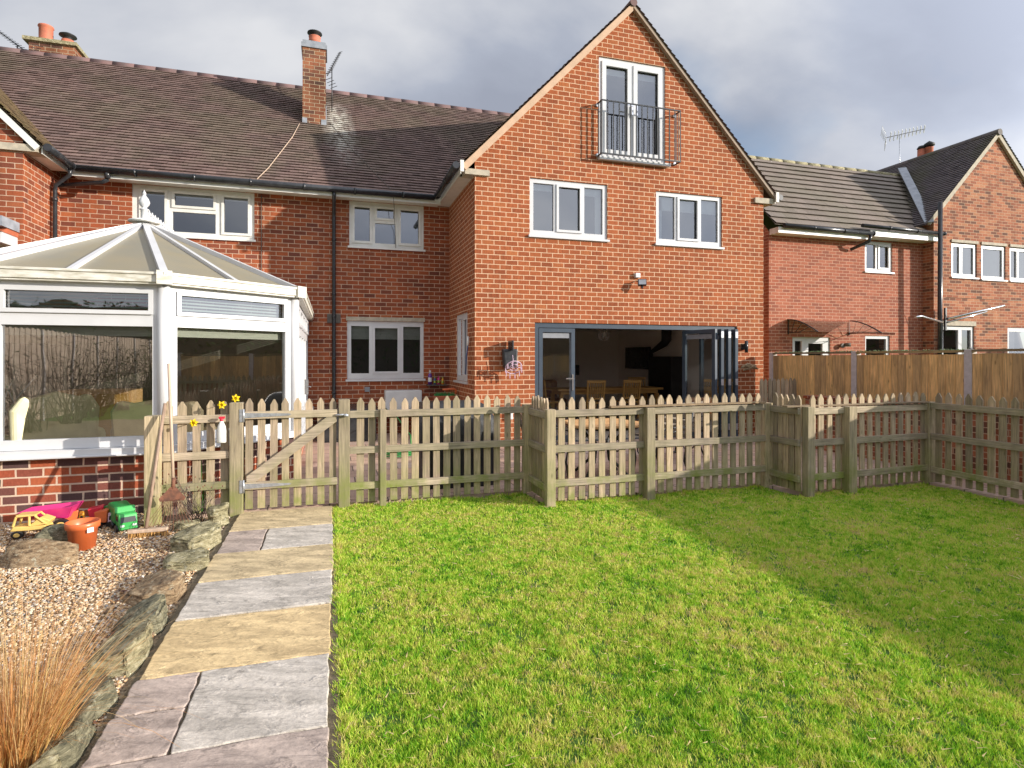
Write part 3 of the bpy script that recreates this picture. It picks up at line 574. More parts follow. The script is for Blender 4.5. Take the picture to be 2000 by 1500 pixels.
# chimneys
def chimney(x0, x1, y0, y1, z0, z1, cap='blue', label=None):
    mb = MB(); mb.box(x0,x1,y0,y1,z0,z1,.5); c = mb.build('chimney', mat['brick_chim'], house)
    if label: c['label'] = label
    return c
c = chimney(-.60,-.09,14.3,14.9,6.5,8.80, label='narrow tall brick chimney with one pot')
m2 = MB(); m2.box(-.63,-.06,14.27,14.93,8.80,8.90); m2.box(-.60,-.09,14.3,14.9,8.90,8.97); m2.build('cap_course', mat['lead'], c)
m2 = MB(); m2.box(-.605,-.50,14.285,14.31,6.93,7.16); m2.box(-.19,-.085,14.285,14.31,6.93,7.16); m2.box(-.63,-.06,14.22,14.30,6.90,6.935); m2.box(-.09,-.075,14.3,14.9,6.98,7.5); m2.build('flashing', mat['lead'], c)
m2 = MB(); m2.lathe([(.0,0),(.14,0),(.135,.1),(.145,.12),(.145,.14),(.13,.16),(.13,.22),(.14,.24),(.0,.24)], (-.34,14.6,8.97)); m2.build('chimney_pot', mat['clay'], c)
m2 = MB(); m2.lathe([(.1,.24),(.1,.3),(.17,.32),(.165,.34),(.1,.37),(0,.39)], (-.34,14.6,8.97)); m2.build('cowl', mat['black_matt'], c)
c = chimney(-6.62,-5.72,16.15,16.95,7.5,8.92, label='wide brick chimney with two pots on the left ridge')
m2 = MB(); m2.box(-6.72,-5.66,16.08,17.0,8.92,9.0); m2.build('cap_course', mat['rock_green'], c)
MB().lathe([(0,0),(.15,0),(.15,.03),(.14,.05),(.14,.42),(.16,.44),(.15,.47),(.13,.47),(.12,.1)], (-6.42,16.5,9.0)).build('chimney_pot', mat['clay'], c)
MB().lathe([(0,0),(.16,0),(.16,.05),(.14,.08),(.13,.2),(0,.2)], (-5.98,16.5,9.0)).build('chimney_pot', mat['clay'], c)
MB().lathe([(.1,.2),(.1,.28),(.18,.3),(.175,.32),(.1,.36),(0,.37)], (-5.98,16.5,9.0)).build('cowl', mat['black_matt'], c)
# windows of the house
EX, OL = (0,G,0), (0,RC,0)
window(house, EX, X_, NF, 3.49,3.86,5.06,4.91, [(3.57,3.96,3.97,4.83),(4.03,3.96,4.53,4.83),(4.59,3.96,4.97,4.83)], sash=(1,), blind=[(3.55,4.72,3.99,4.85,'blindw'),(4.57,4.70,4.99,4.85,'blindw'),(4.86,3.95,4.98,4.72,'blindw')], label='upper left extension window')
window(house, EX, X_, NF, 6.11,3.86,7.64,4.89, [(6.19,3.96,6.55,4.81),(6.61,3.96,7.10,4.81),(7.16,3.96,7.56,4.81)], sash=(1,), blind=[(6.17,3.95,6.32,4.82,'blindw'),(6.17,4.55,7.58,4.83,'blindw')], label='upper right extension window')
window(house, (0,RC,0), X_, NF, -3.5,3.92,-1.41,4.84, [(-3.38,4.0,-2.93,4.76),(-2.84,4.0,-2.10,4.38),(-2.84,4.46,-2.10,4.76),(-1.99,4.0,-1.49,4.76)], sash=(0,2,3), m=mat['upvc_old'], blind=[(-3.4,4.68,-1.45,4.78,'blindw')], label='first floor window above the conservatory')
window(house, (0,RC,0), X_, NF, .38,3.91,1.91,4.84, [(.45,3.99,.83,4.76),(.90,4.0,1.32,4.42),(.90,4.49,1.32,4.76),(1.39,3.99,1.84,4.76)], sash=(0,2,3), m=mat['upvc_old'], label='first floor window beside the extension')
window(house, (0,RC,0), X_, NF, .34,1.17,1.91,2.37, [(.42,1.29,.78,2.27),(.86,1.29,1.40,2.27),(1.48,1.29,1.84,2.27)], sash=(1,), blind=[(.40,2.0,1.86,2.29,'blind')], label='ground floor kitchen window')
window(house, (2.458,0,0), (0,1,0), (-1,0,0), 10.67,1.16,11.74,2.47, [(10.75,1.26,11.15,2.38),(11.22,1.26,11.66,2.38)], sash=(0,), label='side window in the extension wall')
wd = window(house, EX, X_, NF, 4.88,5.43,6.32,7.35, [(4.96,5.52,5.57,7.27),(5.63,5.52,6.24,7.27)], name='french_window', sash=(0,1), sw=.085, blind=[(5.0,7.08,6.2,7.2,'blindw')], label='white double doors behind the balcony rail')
MB().box(4.85,6.38,9.99,10.06,5.36,5.42).build('threshold', mat['upvc'], wd)
m2 = MB(); m2.box(5.545,5.575,10.02,10.05,6.28,6.5); m2.box(5.64,5.67,10.02,10.05,6.28,6.5); m2.box(5.44,5.56,9.99,10.005,6.44,6.46); m2.build('handle', mat['chrome'], wd)
MB().box(.32,1.93,12.39,12.47,2.375,2.455).build('lintel', mat['stone'], house)
m2 = MB(); m2.box(-3.52,-1.39,12.40,12.45,3.87,3.895); m2.box(.36,1.93,12.40,12.45,3.86,3.885); m2.build('window_ledge', simple('dull red ledge', (.30,.05,.05)), house)
# balcony rail
bal = empty('balcony', (0,0,0)); bal.parent = house; bal.location = -house.location; yb = 9.88
for z in (6.42,5.43):
    m2 = MB(); m2.bar((4.83,yb,z),(6.53,yb,z),.022,.022); m2.bar((4.84,yb,z),(4.84,G,z),.022,.022); m2.bar((6.52,yb,z),(6.52,G,z),.022,.022); m2.build('rail', mat['iron'], bal)
for i in range(15): x = 4.84+i*(1.68/14); MB().bar((x,yb,5.43),(x,yb,6.42),.016,.016,(0,1,0)).build('baluster', mat['iron'], bal)
for x in (4.84,6.52):
    for y in (9.95,10.02): MB().bar((x,y,5.43),(x,y,6.42),.013,.013,(0,1,0)).build('baluster', mat['iron'], bal)
m2 = MB()
for x in (4.84,6.52):
    for z in (6.40,5.45): m2.tube([(x,G,z),(x,G-.03,z)], .035, 10)
m2.build('fixing', mat['galv'], bal)
# bifold door frame and leaves
m2 = MB(); m2.box(3.6,8.0,10.12,10.19,2.17,2.255); m2.box(3.6,3.67,10.12,10.19,.03,2.17); m2.box(7.93,8.0,10.12,10.19,.03,2.17); m2.box(3.6,8.0,10.11,10.2,.0,.05); m2.build('door_frame', mat['anth'], house)
def leaf(a, b, z0=.06, z1=2.16, label=None, blind_=True):
    a, b = Vector(a), Vector(b); d = (b-a); L = d.length; d.normalize(); n = Vector((-d.y, d.x, 0)); f = .075; t = .03; m2 = MB(); P = lambda u, z: a+d*u+Vector((0,0,z))
    for q in ((0,z0,f,z1),(L-f,z0,L,z1),(f,z0,L-f,z0+f+.02),(f,z1-f,L-f,z1)): m2.obox(P((q[0]+q[2])/2,(q[1]+q[3])/2), d*(q[2]-q[0])/2, V(0,0,(q[3]-q[1])/2), n*t)
    o = m2.build('bifold_leaf', mat['anth'], house)
    if label: o['label'] = label
    MB().add([P(f,z0+f),P(L-f,z0+f),P(L-f,z1-f),P(f,z1-f)], [(0,1,2,3)], .5).build('pane', mat['glass_d'], o)
    if blind_: m2 = MB(); m2.obox(P(L/2,z1-f-.06), d*(L/2-f-.01), V(0,0,.045), n*.006); m2.obox(P(L-f-.012,(z0+z1)/2), d*.01, V(0,0,(z1-z0)/2-f), n*.006); m2.build('integral_blind', mat['grey_pl'], o)
    return o
o = leaf((3.68,10.15,0),(4.40,10.15,0), label='closed bifold leaf with lever handle'); m2 = MB(); m2.box(4.33,4.36,10.09,10.115,1.0,1.3); m2.box(4.20,4.36,10.06,10.08,1.21,1.235); m2.build('handle', mat['chrome'], o)
leaf((6.80,10.2,0),(7.0,9.42,0), label='half open bifold leaf')
for x in (7.13,7.29,7.45):
    o = leaf((x,9.40,0),(x+.03,10.14,0), blind_=False)
    m2 = MB()
    for z in (2.05,1.15,.3): m2.box(x-.06,x-.005,9.355,9.372,z-.06,z+.06)
    m2.build('hinge', mat['galv'], o)
# room inside the extension
m2 = MB(); fl = .10
m2.add([(2.56,10.21,2.42),(8.56,10.21,2.42),(8.56,16.3,2.42),(2.56,16.3,2.42)], [(0,1,2,3)], .5)
m2.add([(2.56,16.3,0),(8.56,16.3,0),(8.56,16.3,2.42),(2.56,16.3,2.42)], [(0,1,2,3)], .5); m2.add([(8.56,10.2,0),(8.56,16.3,0),(8.56,16.3,2.42),(8.56,10.2,2.42)], [(0,1,2,3)], .5); m2.add([(2.56,12.5,0),(2.56,16.3,0),(2.56,16.3,2.42),(2.56,12.5,2.42)], [(0,1,2,3)], .5)
m2.build('room_wall', mat['room'], house); MB().box(2.5,8.6,10.2,16.3,.0,fl).build('room_floor', mat['floor_in'], house)
# wall fittings belonging to the house
m2 = MB(); m2.box(-.05,.21,12.385,12.42,2.32,2.50)
for i in range(6): m2.box(-.04,.20,12.378,12.386,2.335+i*.027,2.35+i*.027)
m2.build('air_vent', mat['vent'], house); MB().box(.69,.79,12.39,12.42,.91,1.01).build('air_vent', mat['grey_pl'], house)

# ------------------------------------------------------------------ neighbour
nb = empty('neighbour_house', (14, 12, 0), 'pale brown brick house with concrete tiles and a gabled wing beyond the board fence', 'house'); NY, WY = 11.9, 11.6
m2 = MB(); wall(m2, (0,NY,0), X_, NF, [(10.38,-.1),(15.5,-.1),(15.5,4.75),(10.38,4.75)], [(13.45,3.9,14.4,4.70),(11.1,.02,12.3,2.14),(13.46,1.2,14.31,2.2)], .1); m2.add([(10.38,NY,-.1),(10.38,16,-.1),(10.38,16,4.75),(10.38,13.97,7.2),(10.38,NY,4.75)], [(0,1,2,3,4)], .5); m2.build('wall', mat['brick_neigh'], nb)
m2 = MB(); wall(m2, (0,WY,0), X_, NF, [(15.5,-.1),(20.22,-.1),(20.22,5.55),(17.86,7.95),(15.5,5.55)], [(16.15,3.83,17.12,4.75),(17.29,3.81,18.25,4.76),(18.42,3.81,19.3,4.76),(15.72,1.1,17.02,2.48),(18.33,1.1,19.3,2.48)], .1); m2.add([(15.5,WY,-.1),(15.5,14,-.1),(15.5,14,5.5),(15.5,WY,5.5)], [(0,1,2,3)], .5); m2.build('wall', mat['brick_wing'], nb)['label'] = 'mottled brick gabled wing'
k2 = math.hypot(1, 1.055); us = Vector((0,1/k2,1.055/k2)); m2 = MB(); tiles(m2, (10.28,11.56,4.86), X_, us, 7.3, 2.41*k2, .33, .265, .03, jit=.003, clip=lambda a, s: 4.86+1.055*s/k2 > 7.96-1.02*(17.86-10.28-a)-.25)
m2.add([(10.28,11.57,4.845),(15.3,11.57,4.845),(17.3,13.97,7.38),(10.28,13.97,7.38)], [(0,1,2,3)], .5); m2.add([(10.28,16.4,4.845),(17.3,16.4,4.845),(17.3,13.97,7.38),(10.28,13.97,7.38)], [(3,2,1,0)], .5)
r3 = m2.build('roof', mat['tile_conc'], nb); r3['label'] = 'brown concrete tiled roof'; ridge_tiles((10.28,13.97,7.40),(17.2,13.97,7.40), .1).build('ridge', mat['rock_green'], r3)
k3 = math.hypot(1, 1.02); m2 = MB(); tiles(m2, (15.1,11.5,5.16), (0,1,0), (1/k3,0,1.02/k3), 8, 2.78*k3, .17, .1); tiles(m2, (20.62,11.5,5.16), (0,1,0), (-1/k3,0,1.02/k3), 8, 2.78*k3, .17, .1)
m2.add([(15.1,11.51,5.145),(17.86,11.51,7.96),(17.86,19.5,7.96),(15.1,19.5,5.145)], [(0,1,2,3)], .5); m2.add([(20.62,11.51,5.145),(17.86,11.51,7.96),(17.86,19.5,7.96),(20.62,19.5,5.145)], [(3,2,1,0)], .5)
r4 = m2.build('roof', mat['tile_dark'], nb); r4['label'] = 'dark tiled roof of the gabled wing'; ridge_tiles((17.86,11.48,7.99),(17.86,19.5,7.99), .09).build('ridge', mat['tile_dark'], r4)
m2 = MB(); m2.prism([(15.2,11.52,5.24),(17.86,11.52,7.95),(17.86,11.52,7.80),(15.28,11.52,5.16)], (0,.07,0)); m2.prism([(20.52,11.52,5.24),(17.86,11.52,7.95),(17.86,11.52,7.80),(20.44,11.52,5.16)], (0,.07,0)); m2.build('bargeboard', mat['stone'], nb)
m2 = MB(); m2.bar((15.20,11.50,5.22),(17.22,13.90,7.60),.22,.03); m2.build('valley_flashing', mat['lead'], nb)
for q_ in ((10.4,13.2,11.6,11.9,4.66,4.80),(13.21,15.62,11.52,11.9,4.74,4.90)): MB().box(*q_).build('fascia', mat['upvc_old'], nb)
for q_ in (((10.5,11.52,4.82),(13.3,11.52,4.80), .055),((12.85,11.44,4.96),(15.7,11.44,4.93), .05)): m2 = MB(); half_gutter(m2, *q_); m2.build('gutter', mat['black'], nb)
m2 = MB(); m2.tube([(15.47,11.4,5.75),(15.47,11.42,0)], .055, 10); m2.build('downpipe', mat['black'], nb)
m2 = MB(); m2.tube([(13.2,11.5,4.76),(13.2,11.55,4.6),(12.9,11.85,4.42)], .04, 8); m2.build('downpipe', mat['black'], nb)
m2 = MB(); m2.tube([(15.66,11.52,2.6),(15.66,11.52,0)], .05, 10); m2.build('downpipe', mat['black'], nb)
ON, OW = (0,NY,0), (0,WY,0)
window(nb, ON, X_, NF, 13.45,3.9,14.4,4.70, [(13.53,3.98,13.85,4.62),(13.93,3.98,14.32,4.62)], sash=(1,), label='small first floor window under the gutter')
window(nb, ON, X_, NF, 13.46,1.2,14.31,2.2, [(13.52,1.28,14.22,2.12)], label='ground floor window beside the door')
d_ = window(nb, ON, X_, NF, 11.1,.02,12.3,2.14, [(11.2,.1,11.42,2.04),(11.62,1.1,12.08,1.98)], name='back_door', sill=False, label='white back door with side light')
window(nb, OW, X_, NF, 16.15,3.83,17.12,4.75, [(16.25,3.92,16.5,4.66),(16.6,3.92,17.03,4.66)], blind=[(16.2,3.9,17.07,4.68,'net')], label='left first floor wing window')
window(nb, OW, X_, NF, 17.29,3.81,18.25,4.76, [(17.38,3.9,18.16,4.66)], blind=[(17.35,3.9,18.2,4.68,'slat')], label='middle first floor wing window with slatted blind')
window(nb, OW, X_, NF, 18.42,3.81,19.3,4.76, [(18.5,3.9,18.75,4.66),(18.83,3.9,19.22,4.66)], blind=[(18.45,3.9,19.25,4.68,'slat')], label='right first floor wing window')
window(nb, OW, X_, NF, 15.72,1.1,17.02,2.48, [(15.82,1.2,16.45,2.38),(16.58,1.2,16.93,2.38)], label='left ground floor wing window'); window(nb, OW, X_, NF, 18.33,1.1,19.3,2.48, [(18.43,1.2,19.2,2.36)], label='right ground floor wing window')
m2 = MB(); m2.box(15.75,17.05,11.57,11.62,2.49,2.62)
for a_, b_ in ((16.13,17.14),(17.27,18.27),(18.40,19.32)): m2.box(a_,b_,11.57,11.62,4.765,4.84)
m2.build('lintel', mat['stone'], nb)
# curved door canopy
can = empty('canopy', -nb.location); can.parent = nb; m2 = MB(); prof = [(11.9-.95*(1-t)**1.0, 2.23+.34*math.sin(min(1,t*1.0)*math.pi/2)) for t in [i/8 for i in range(9)]]
for i in range(8): (y0,z0),(y1,z1) = prof[i], prof[i+1]; m2.add([(10.9,y0,z0),(12.95,y0,z0),(12.95,y1,z1),(10.9,y1,z1)], [(0,1,2,3)], .5)
m2.build('canopy_sheet', mat['glass_d'], can)
for x in (10.95,12.9):
    m2 = MB(); m2.tube([(x,y,z) for y, z in prof], .016, 6); m2.bar((x,11.88,2.2),(x,11.88,2.57),.02,.02,(0,1,0)); m2.bar((x,11.88,2.24),(x,10.97,2.24),.014,.014)
    for t in (2,4,6): m2.tube([(x,prof[t][0],prof[t][1]),(x,11.9-(11.9-prof[t][0])*.55,2.25)], .008, 5)
    m2.build('canopy_bracket', mat['iron'], can)
cp = MB(); cp.lathe([(0,0),(.12,0),(.11,.6),(.13,.62),(0,.66)], (18.25,13.8,7.7), 12); c1_ = cp.build('chimney_pot', mat['clay'], nb)
MB().lathe([(0,0),(.14,0),(.13,.62),(.0,.64)], (18.2,14.0,7.7), 12).build('chimney_pot', mat['clay'], nb)
MB().lathe([(.13,.64),(.15,.66),(.1,.73),(0,.75)], (18.2,14.0,7.7), 12).build('cowl', mat['black_matt'], nb)
MB().lathe([(.1,.66),(.15,.68),(.15,.74),(0,.84)], (18.25,13.8,7.7), 12).build('cowl', mat['black_matt'], nb)
MB().box(17.9,18.6,13.6,14.3,6.5,7.69).build('chimney', mat['brick_chim'], nb)
m2 = MB(); m2.tube([(12.62,11.86,1.93),(12.62,11.80,1.93)], .06, 10); m2.tube([(12.68,11.82,1.95),(12.78,11.72,1.95)], .05, 10); m2.build('security_light', mat['vent'], nb)
# fold-down drying arms and line on the neighbour wing
t = empty('wall_clothes_dryer', (15.6,11.4,2.6), 'silver folding clothes drying arms fixed beside the neighbour drainpipe', 'clothes dryer')
m2 = MB(); m2.bar((15.72,11.45,2.35),(15.72,11.45,2.95),.05,.05,(0,1,0)); m2.build('bracket', mat['iron'], t)
MB().tube([(15.75,11.42,2.66),(17.1,10.9,3.0)], .03, 8).build('arm', mat['chrome'], t); MB().tube([(15.75,11.42,2.56),(16.9,11.2,2.86)], .02, 8).build('arm', mat['chrome'], t); MB().tube([(15.4,11.3,2.55),(14.4,11.1,2.68),(14.15,11.05,2.64)], .028, 8).build('arm', mat['chrome'], t)
m2 = MB(); m2.tube([(15.6,11.35,3.22),(17.0,10.6,3.1),(22,8.6,3.05)], .007, 5); tag(m2.build('clothes_line', mat['handle'], loc=(15.6,11.35,3.2)), 'thin pale clothes line across the neighbour wing', 'washing line')

# ------------------------------------------------------------------ conservatory
cons = empty('conservatory', (-2.475, 9, 0), 'white plastic framed conservatory with dirty polycarbonate roof on a mixed brick base', 'conservatory')
CP = [(-4.52,12.40),(-4.52,7.85),(-3.30,6.88),(-1.65,6.88),(-.43,7.85),(-.43,12.40)]; AP = Vector((-2.475,9.35,3.47)); zE = 2.47
for i in range(5):
    a, b_ = Vector((*CP[i],0)), Vector((*CP[i+1],0)); d = b_-a; L = d.length; d.normalize(); n = Vector((d.y,-d.x,0))
    m2 = MB(); wall(m2, a, d, n, [(0,-.1),(L,-.1),(L,.62),(0,.62)], (), .1, .5); m2.build('base_wall', mat['brick_base'], cons)
    m2 = MB(); m2.obox(a+d*L/2+n*.02+V(0,0,.665), d*(L/2+.04), n*.075, V(0,0,.032)); m2.obox(a+d*L/2+n*.045+V(0,0,.63), d*(L/2+.06), n*.085, V(0,0,.006)); m2.build('cill', mat['upvc'], cons)
    if i == 2: cols = [(.26,L-.10)]
    elif i in (1,3): cols = [(.13,L-.13)]
    else: cols = [(.12+j*(L-.2)/5, (j+1)*(L-.2)/5+.02) for j in range(5)]
    li = []; sa = []; bl = []
    for j, (p, q) in enumerate(cols):
        li.append((p,.80,q,1.93)); sa.append(len(li)) ; li.append((p,2.06,q,2.30)); bl += [(p-.02,1.83,q+.02,1.95,'blind')]
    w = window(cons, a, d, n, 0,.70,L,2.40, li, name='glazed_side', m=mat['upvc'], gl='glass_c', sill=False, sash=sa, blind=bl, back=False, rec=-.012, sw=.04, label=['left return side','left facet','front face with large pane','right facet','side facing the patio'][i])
    m2 = MB()
    for p, q in cols:
        for s in range(6): z = 2.09+s*.036; m2.obox(a+d*(p+q)/2-n*.09+V(0,0,z), d*((q-p)/2), n*.012, V(0,0,.009))
    m2.build('slatted_blind', mat['slat'], w)
    m2 = MB(); A_ = a-d*.06; B_ = b_+d*.06; m2.obox((A_+B_)/2+n*.07+V(0,0,2.425), d*(L/2+.045), n*.05, V(0,0,.045)); m2.obox((A_+B_)/2+n*.085+V(0,0,2.47), d*(L/2+.06), n*.05, V(0,0,.012)); m2.obox((A_+B_)/2+n*.06+V(0,0,2.372), d*(L/2+.035), n*.04, V(0,0,.012)); m2.build('gutter', mat['gut_white'], cons)
for x, y in CP[1:5]:
    m2 = MB(); m2.tube([(x,y,.66),(x,y,2.42)], .062, 8); m2.build('corner_post', mat['upvc'], cons)
    m2 = MB(); v = (Vector((x,y,0))-Vector((AP.x,AP.y+.4,0))).normalized(); m2.obox(V(x,y,2.43)+v*.085, v*.055, v.cross(V(0,0,1))*.07, V(0,0,.07)); m2.build('gutter_joint', mat['gut_white'], cons)
E = [Vector((x,y,zE)) for x, y in CP]; RE = Vector((AP.x,12.40,AP.z))
def ov(p): v = Vector((p.x-AP.x, min(0,p.y-AP.y), 0)); return p + v.normalized()*.08 - V(0,0,.03)
for f in ([E[2],E[3],AP],[E[3],E[4],AP],[E[1],E[2],AP],[E[4],E[5],RE,AP],[E[0],E[1],AP,RE]):
    m2 = MB(); q = [Vector(p) for p in f]; m2.add(q, [tuple(range(len(q)))], .5); m2.build('roof_panel', mat['poly'], cons)
def rafter(p, q, w=.05, h=.045): MB().bar(Vector(p)+V(0,0,.02), Vector(q)+V(0,0,.02), w, h).build('rafter', mat['upvc'], cons)
for p in (E[1],E[2],E[3],E[4]): rafter(ov(p), AP, .075, .06)
rafter((E[2]+E[3])/2+V(0,-.06,-.03), AP); rafter((E[3]+E[4])/2+V(.04,-.05,-.03), AP); rafter((E[1]+E[2])/2, AP)
for j in range(4): y = 9.35+j*.95; rafter((-.40,y,zE),(AP.x,y,AP.z)); rafter((-4.55,y,zE),(AP.x,y,AP.z))
m2 = MB(); m2.bar(AP+V(0,-.05,.05), RE+V(0,0,.05), .16, .05); m2.lathe([(0,.07),(.19,.05),(.2,.03),(.0,.03)], AP+V(0,-.03,0), 16); m2.build('ridge_cap', mat['upvc_old'], cons)
m2 = MB(); m2.lathe([(.045,.06),(.045,.20),(.06,.205),(.06,.215),(.035,.225),(.03,.24),(.06,.27),(.072,.31),(.055,.36),(.025,.40),(.02,.42),(.028,.43),(.012,.46),(0,.49)], AP+V(0,-.03,0), 14); m2.build('finial', mat['upvc'], cons)
for j in range(19):
    y = 9.55+j*.15; m2 = MB(); m2.tube([(AP.x,y,3.54),(AP.x,y,3.64)], .011, 6); m2.lathe([(0,0),(.022,.01),(.028,.03),(.018,.05),(.010,.06),(.014,.07),(0,.09)], (AP.x,y,3.64), 8)
    for s_ in (-1,1): m2.lathe([(0,-.01),(.018,.0),(.022,.02),(0,.045)], (AP.x,y+s_*.045,3.61), 7); m2.tube([(AP.x,y,3.56),(AP.x,y+s_*.045,3.61)], .008, 5)
    m2.build('cresting', mat['upvc'], cons)
m2 = MB(); m2.box(-.40,-.34,10.3,10.33,1.0,1.25); m2.tube([(-.36,10.31,1.13),(-.30,10.31,1.13),(-.30,10.19,1.13)], .01, 6); m2.build('door_handle', mat['chrome'], cons)
MB().box(-4.5,-.45,7.9,12.4,.1,.14).build('inner_floor', mat['floor_in'], cons)
m2 = MB()
for j in range(26): m2.box(-.62,-.56,8.75+j*.135,8.85+j*.135,.18,1.98)
m2.build('vertical_blind', mat['blind'], cons)
# furniture in the conservatory
def armchair(x, y, rot, w, f1, f2, label, name='armchair'):
    t = empty(name, (x,y,.14), label, name.replace('_',' ')); t.rotation_euler = (0,0,rot); c, s_ = .4, .75
    def B(nm, m, *bx): q = MB(); q.box(*bx); o = q.build(nm, m, t, bevel=.06, local=True, seg=3); return o
    B('seat_base', mat[f1], -w/2+.05,w/2-.05,-.35,.35,.02,.30); B('cushion', mat[f2], -w/2+.12,w/2-.12,-.36,.25,.30,.46); q = MB()
    pts = [(-w/2+.05,.32,.28),(w/2-.05,.32,.28),(w/2-.03,.36,.80),(w/2-.12,.38,.93),(w/4,.38,.90),(0,.38,.95),(-w/4,.38,.90),(-w/2+.12,.38,.93),(-w/2+.03,.36,.80)]; q.prism(pts, (0,.16,0)); q.build('backrest', mat[f2], t, bevel=.04, local=True, seg=3)
    for s in (-1,1): q = MB(); q.box(s*w/2-.08,s*w/2+.08,-.36,.36,.05,.60); q.build('armrest', mat[f1], t, bevel=.06, local=True, seg=3)
    return t
armchair(-2.93, 7.48, R(214), .80, 'cream fabric', 'cream fabric', 'cream armchair seen through the large front pane').scale = (1, 1, 1.18)
armchair(-1.95, 8.75, R(165), 1.15, 'sofa fabric', 'sofa fabric', 'brown wavy backed sofa inside the conservatory behind the rake handle', 'sofa')
t = empty('side_cabinet', (-2.5,11.9,.14), 'orange pine cabinet standing inside the conservatory behind the armchair', 'cabinet'); MB().box(-2.95,-2.05,11.8,12.3,.16,1.15).build('carcass', mat['pine'], t, bevel=.01)
for x in (-2.92,-2.49): MB().box(x,x+.41,11.775,11.797,.22,1.1).build('cabinet_door', mat['oak'], t, bevel=.006)
t.location = (-3.15,9.7,.14)
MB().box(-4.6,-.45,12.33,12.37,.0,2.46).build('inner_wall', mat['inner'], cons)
t = empty('twisted_wire_lamp', (-3.0,7.35,.14), 'curling wire floor lamp by the left end of the front pane', 'floor lamp'); m2 = MB(); m2.lathe([(0,0),(.13,0),(.13,.02),(0,.03)], (-3.0,7.35,.14), 14); m2.build('lamp_base', mat['galv'], t)
for a_ in (0,.5,1.0): m2 = MB(); m2.tube([(-3.02+.17*math.sin(a_*2+i*.42)*min(1,i/4), 7.35+.1*math.cos(a_+i*.4), .16+i*.115) for i in range(12)], .008, 6); m2.build('wire', mat['galv'], t)

# ------------------------------------------------------------------ picket fences
FG = 'picket fence runs around the patio'
def picket(par, p, d, n, w=.075, h=1.17, z0=.05, th=.018):
    p, d, n = Vector(p), Vector(d), Vector(n); h += random.uniform(-.012,.012); l = random.uniform(-.006,.006); w *= random.uniform(.94,1.05)
    P = lambda a, z: p+d*(a+l*z)+V(0,0,z); m2 = MB(); m2.prism([P(-w/2,z0),P(w/2,z0),P(w/2,h-.055),P(w*.10,h),P(-w*.10,h),P(-w/2,h-.055)], n*th); m2.build('picket', mat['picket'], par)
def fpost(par, x, y, w, h, d=None):
    m2 = MB(); d = d or w; m2.box(x-w/2,x+w/2,y-d/2,y+d/2,-.05,h); m2.build('post', mat['post'], par, bevel=.006)
def fence(label, a, b_, posts, npick, rails=(1.0,.62,.20), first=.07, last=.07, ptop=1.17, name='picket_fence', railh=.075):
    """a to b; rails on the lawn side (n points to the lawn), pickets behind"""
    a, b_ = Vector((*a,0)), Vector((*b_,0)); d = (b_-a); L = d.length; d.normalize(); n = Vector((d.y,-d.x,0)); t = empty(name, (a+b_)/2, label, 'fence', FG)
    for z in rails: m2 = MB(); zz = z+random.uniform(-.006,.006); m2.obox((a+b_)/2+n*.018+V(0,0,zz), d*(L/2-.005), n*.018, V(0,0,railh/2)); m2.build('rail', mat['rail'], t, bevel=.003)
    for i in range(npick): s = first+(L-first-last)*i/max(1,npick-1); picket(t, a+d*(s+random.uniform(-.006,.006))-n*.018, d, n, h=ptop)
    for x, y, w, h in posts: fpost(t, x, y, w, h)
    return t
fence('short picket fence run between the broom and the gate, moss green on its rails', (-1.60,6.50), (-.96,6.52), [(-1.62,6.38,.125,1.05)], 5, (1.0,.63,.32), .08, .06)
f2 = fence('picket fence run between the gate latch post and the black barbecue cover corner', (.20,6.50), (2.18,6.50), [(.147,6.52,.115,1.16),(.55,6.46,.068,1.05),(2.21,6.50,.095,1.06)], 16, (1.0,.62,.23), .11, .09)
fence('short jog of picket fence stepping out from the barbecue towards the lawn', (2.25,6.46), (2.25,5.90), [(2.27,5.90,.10,1.05)], 6, (.99,.62,.2), .05, .06)
fence('long middle picket fence run in front of the bifold doors and garden furniture', (2.31,5.92), (5.12,5.95), [(3.47,5.88,.105,1.04),(5.17,5.98,.115,1.05)], 22, (1.0,.62,.25), .10, .08)
fence('short jog of picket fence right of the middle run, stepping towards the lawn', (5.21,5.92), (5.21,5.46), [(5.29,5.43,.095,1.04)], 5, (.99,.62,.2), .05, .05)
fence('picket fence run between the second jog and the far right corner post', (5.33,5.45), (7.24,5.52), [(5.885,5.42,.12,1.03),(7.28,5.52,.12,1.05)], 15, (.98,.62,.22), .05, .05)
fence('picket fence run coming forward at the right edge of the lawn', (7.27,5.46), (7.25,1.9), [(7.27,3.86,.1,1.05),(7.27,1.86,.1,1.05)], 29, (1.0,.62,.2), .08, .08)
fence('grey picket panel standing behind, between the house corner and the board fence', (8.55,9.09), (7.72,9.09), [], 9, (.9,.3), .03, .03, 1.22)
